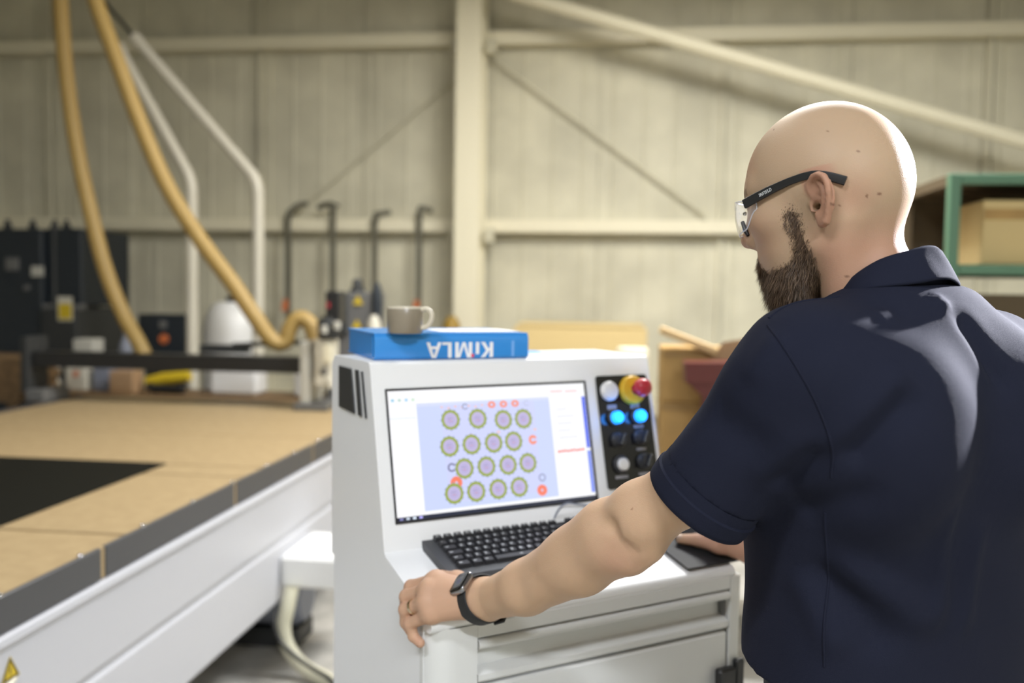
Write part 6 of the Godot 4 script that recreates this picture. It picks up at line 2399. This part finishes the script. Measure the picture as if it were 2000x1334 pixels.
# glasses, watch and wedding ring are things the man wears
func build_worn() -> void:
	var hx := head_xf()
	var gl := thing("safety_glasses", "clear safety glasses with black arms worn by the man", "glasses", hx * Vector3(0, 0.02, 0.1))
	# wrap-round lens, one sheet with thickness
	var g := Geo.new()
	var edge := Geo.new()
	var outer := []
	var inner := []
	var topline := []
	var botline := []
	for j in 41:
		var a := deg_to_rad(lerpf(-84.0, 84.0, j / 40.0))
		var s := absf(sin(a))
		var top := 0.0300 - 0.010 * s * s
		var bot := -0.016 + 0.004 * s + 0.006 * exp(-a * a * 30.0)
		if absf(rad_to_deg(a)) > 52.0:
			bot = lerpf(bot, 0.008, smoothstep(60.0, 84.0, absf(rad_to_deg(a))))
		var ro := PackedVector3Array()
		var ri := PackedVector3Array()
		for i in 7:
			var y := lerpf(bot, top, i / 6.0)
			var bow := 0.002 * (1.0 - pow((i - 3.0) / 3.0, 2.0))
			var c := Vector3(sin(a) * (0.0665 + bow), y, 0.062 + cos(a) * (0.0545 + bow))
			ro.append(hx * c)
			ri.append(hx * (Vector3(sin(a) * (0.0647 + bow), y, 0.062 + cos(a) * (0.0527 + bow))))
		outer.append(ro)
		inner.append(ri)
		topline.append((ro[6] + ri[6]) * 0.5)
		botline.append((ro[0] + ri[0]) * 0.5)
	g.grid(outer, false, true)
	part("lens", g, M.lens_clear, gl)
	var loop := topline.duplicate()
	var rev := botline.duplicate()
	rev.reverse()
	loop.append_array(rev)
	loop.append(topline[0])
	edge.tube(loop, 0.0009, 8, false)
	part("lens_edge", edge, M.lens_edge, gl)
	# nose pad and hinge studs
	g = Geo.new()
	g.tube([hx * Vector3(0.010, 0.006, 0.1125), hx * Vector3(0.0135, -0.006, 0.1085), hx * Vector3(0.0145, -0.013, 0.1055)], [0.0025, 0.0032, 0.0022], 10)
	part("nose_pad", g, M.black_plastic, gl)
	g = Geo.new()
	g.tube([hx * Vector3(-0.010, 0.006, 0.1125), hx * Vector3(-0.0135, -0.006, 0.1085), hx * Vector3(-0.0145, -0.013, 0.1055)], [0.0025, 0.0032, 0.0022], 10)
	part("nose_pad", g, M.black_plastic, gl)
	for s in [-1.0, 1.0]:
		g = Geo.new()
		var pts := [Vector3(0.0675, 0.0165, 0.0815), Vector3(0.0705, 0.0205, 0.064), Vector3(0.0745, 0.0245, 0.043), Vector3(0.0790, 0.0275, 0.020), Vector3(0.0815, 0.0285, 0.003), Vector3(0.0825, 0.0275, -0.011), Vector3(0.0820, 0.0235, -0.022), Vector3(0.0800, 0.0180, -0.033), Vector3(0.0785, 0.0130, -0.042)]
		var hh := [0.0055, 0.0055, 0.0052, 0.0046, 0.0042, 0.0042, 0.0046, 0.0050, 0.0050]
		var cv := Curve3D.new()
		for p in pts:
			cv.add_point(p)
		smooth_curve(cv)
		var rows := []
		var n := 28
		var cl := cv.get_baked_length()
		for i in n + 1:
			var at := cv.sample_baked(cl * i / n)
			var tg := (cv.sample_baked(minf(cl * i / n + 0.001, cl)) - cv.sample_baked(maxf(cl * i / n - 0.001, 0.0))).normalized()
			var up := (Vector3.UP - tg * tg.y).normalized()
			var sd := tg.cross(up)
			var u := float(i) / n * (hh.size() - 1)
			var h := lerpf(hh[int(u)], hh[mini(int(u) + 1, hh.size() - 1)], u - int(u))
			var row := PackedVector3Array()
			for q in [[-0.002, -0.8], [-0.0013, -1.0], [0.0013, -1.0], [0.002, -0.8], [0.002, 0.8], [0.0013, 1.0], [-0.0013, 1.0], [-0.002, 0.8]]:
				var c: Vector3 = at + sd * q[0] + up * (q[1] * h)
				row.append(hx * Vector3(c.x * s, c.y, c.z))
			rows.append(row)
		g.grid(rows, true, s > 0)
		for e in [0, n]:
			var row: PackedVector3Array = rows[e]
			for j in range(1, 7):
				if (e == 0) == (s < 0):
					g.tri(row[0], row[j + 1], row[j])
				else:
					g.tri(row[0], row[j], row[j + 1])
		part("arm", g, M.black_plastic, gl)
	var d0 := Vector3(0.0711, 0.0212, 0.0595)
	var d1 := Vector3(0.0746, 0.0247, 0.0415)
	var tx := (d1 - d0).normalized()
	var outn := Vector3(0.99, 0, 0.13)
	outn = (outn - tx * outn.dot(tx)).normalized()
	var bs := Basis(tx, outn.cross(tx), outn)
	var inv := root_of(gl).transform.affine_inverse()
	text_part("lettering", "INFIELD", 0.0036, 0.0002, inv * hx * Transform3D(bs, (d0 + d1) * 0.5 + outn * 0.0023 - bs.y * 0.0002), M.legend_white, gl, false)
	g = Geo.new()
	g.lathe(hx * Transform3D(Basis(Vector3(0, 0, -1), Vector3(1, 0, 0), Vector3(0, -1, 0)), Vector3(0.0655, 0.0055, 0.083)), [Vector2(0.0024, 0), Vector2(0.0020, 0.0016), Vector2(0, 0.002)], 14)
	part("stud", g, M.chrome, gl)
	# ---- watch
	var wc := Vector3(-0.1951, 1.097, -1.2806)
	var ax := (ARM_L[5] - ARM_L[6]).normalized()
	var nn := (Vector3(-0.22, 0.80, 0.52))
	nn = (nn - ax * nn.dot(ax)).normalized()
	var sd := nn.cross(ax)
	var wt := thing("wristwatch", "black square smart watch on the man's left wrist", "watch", wc)
	g = Geo.new()
	var rows := []
	var top_r := 0.03
	var low_r := 0.03
	for i in 48:
		var a := TAU * i / 48.0
		var on := (nn * cos(a) + sd * sin(a)).normalized()
		var r0 := 0.018
		var r1 := 0.060
		for it in 16:
			var rm := (r0 + r1) * 0.5
			if hand_l(wc + on * rm) < 0.0:
				r0 = rm
			else:
				r1 = rm
		if i == 0:
			top_r = r0
		if i == 24:
			low_r = r0
		var dirv := on * (r0 + 0.0004)
		var row := PackedVector3Array()
		var wdt := 0.0115 + 0.002 * maxf(cos(a), 0.0)
		for q in [[-1.0, 0.0], [-1.0, 0.0012], [-0.85, 0.0024], [0.85, 0.0024], [1.0, 0.0012], [1.0, 0.0]]:
			row.append(wc + dirv + on * q[1] + ax * (q[0] * wdt))
		rows.append(row)
	g.grid(rows, false, true, true)
	part("strap", g, M.rubber, wt)
	g = Geo.new()
	rounded_slab(g, Transform3D(Basis(ax, sd * -1.0, ax.cross(sd * -1.0)) if ax.cross(sd * -1.0).dot(nn) > 0 else Basis(ax, sd, ax.cross(sd)), wc + nn * (top_r - 0.001)), 0.034, 0.037, 0.0095, 0.008)
	part("case", g, M.watch_case, wt)
	g = Geo.new()
	rounded_slab(g, Transform3D(Basis(ax, sd * -1.0, ax.cross(sd * -1.0)) if ax.cross(sd * -1.0).dot(nn) > 0 else Basis(ax, sd, ax.cross(sd)), wc + nn * (top_r + 0.0080)), 0.030, 0.0335, 0.0016, 0.0065)
	part("glass", g, M.black_gloss, wt)
	g = Geo.new()
	var lo := wc - nn * (low_r + 0.001)
	g.box(Transform3D(Basis(ax, nn, ax.cross(nn)), lo + sd * -0.006 + ax * 0.010 - nn * 0.002), Vector3(0.024, 0.004, 0.016), 0.0012)
	part("strap_end", g, M.rubber, wt)
	# ---- ring on the ring finger
	var ra: Vector3 = KNUCK_L[2]
	var rb: Vector3 = FING_L[2][0]
	var rc := ra.lerp(rb, 0.62)
	var rx := (rb - ra).normalized()
	g = Geo.new()
	var s1 := rx.cross(Vector3.UP).normalized()
	g.lathe(Transform3D(Basis(s1, rx, s1.cross(rx)), rc), [Vector2(0.0100, -0.0026), Vector2(0.0112, -0.0026), Vector2(0.0118, -0.0012), Vector2(0.0118, 0.0012), Vector2(0.0112, 0.0026), Vector2(0.0100, 0.0026)], 32)
	whole("finger_ring", g, M.gold, "plain metal ring on the ring finger of the man's left hand", "ring", rc)


func _ready() -> void:
	make_materials()
	setup()
	build_room()
	build_table()
	build_gantry()
	build_floor_hose()
	build_left_background()
	build_right_background()
	build_console()
	build_person()
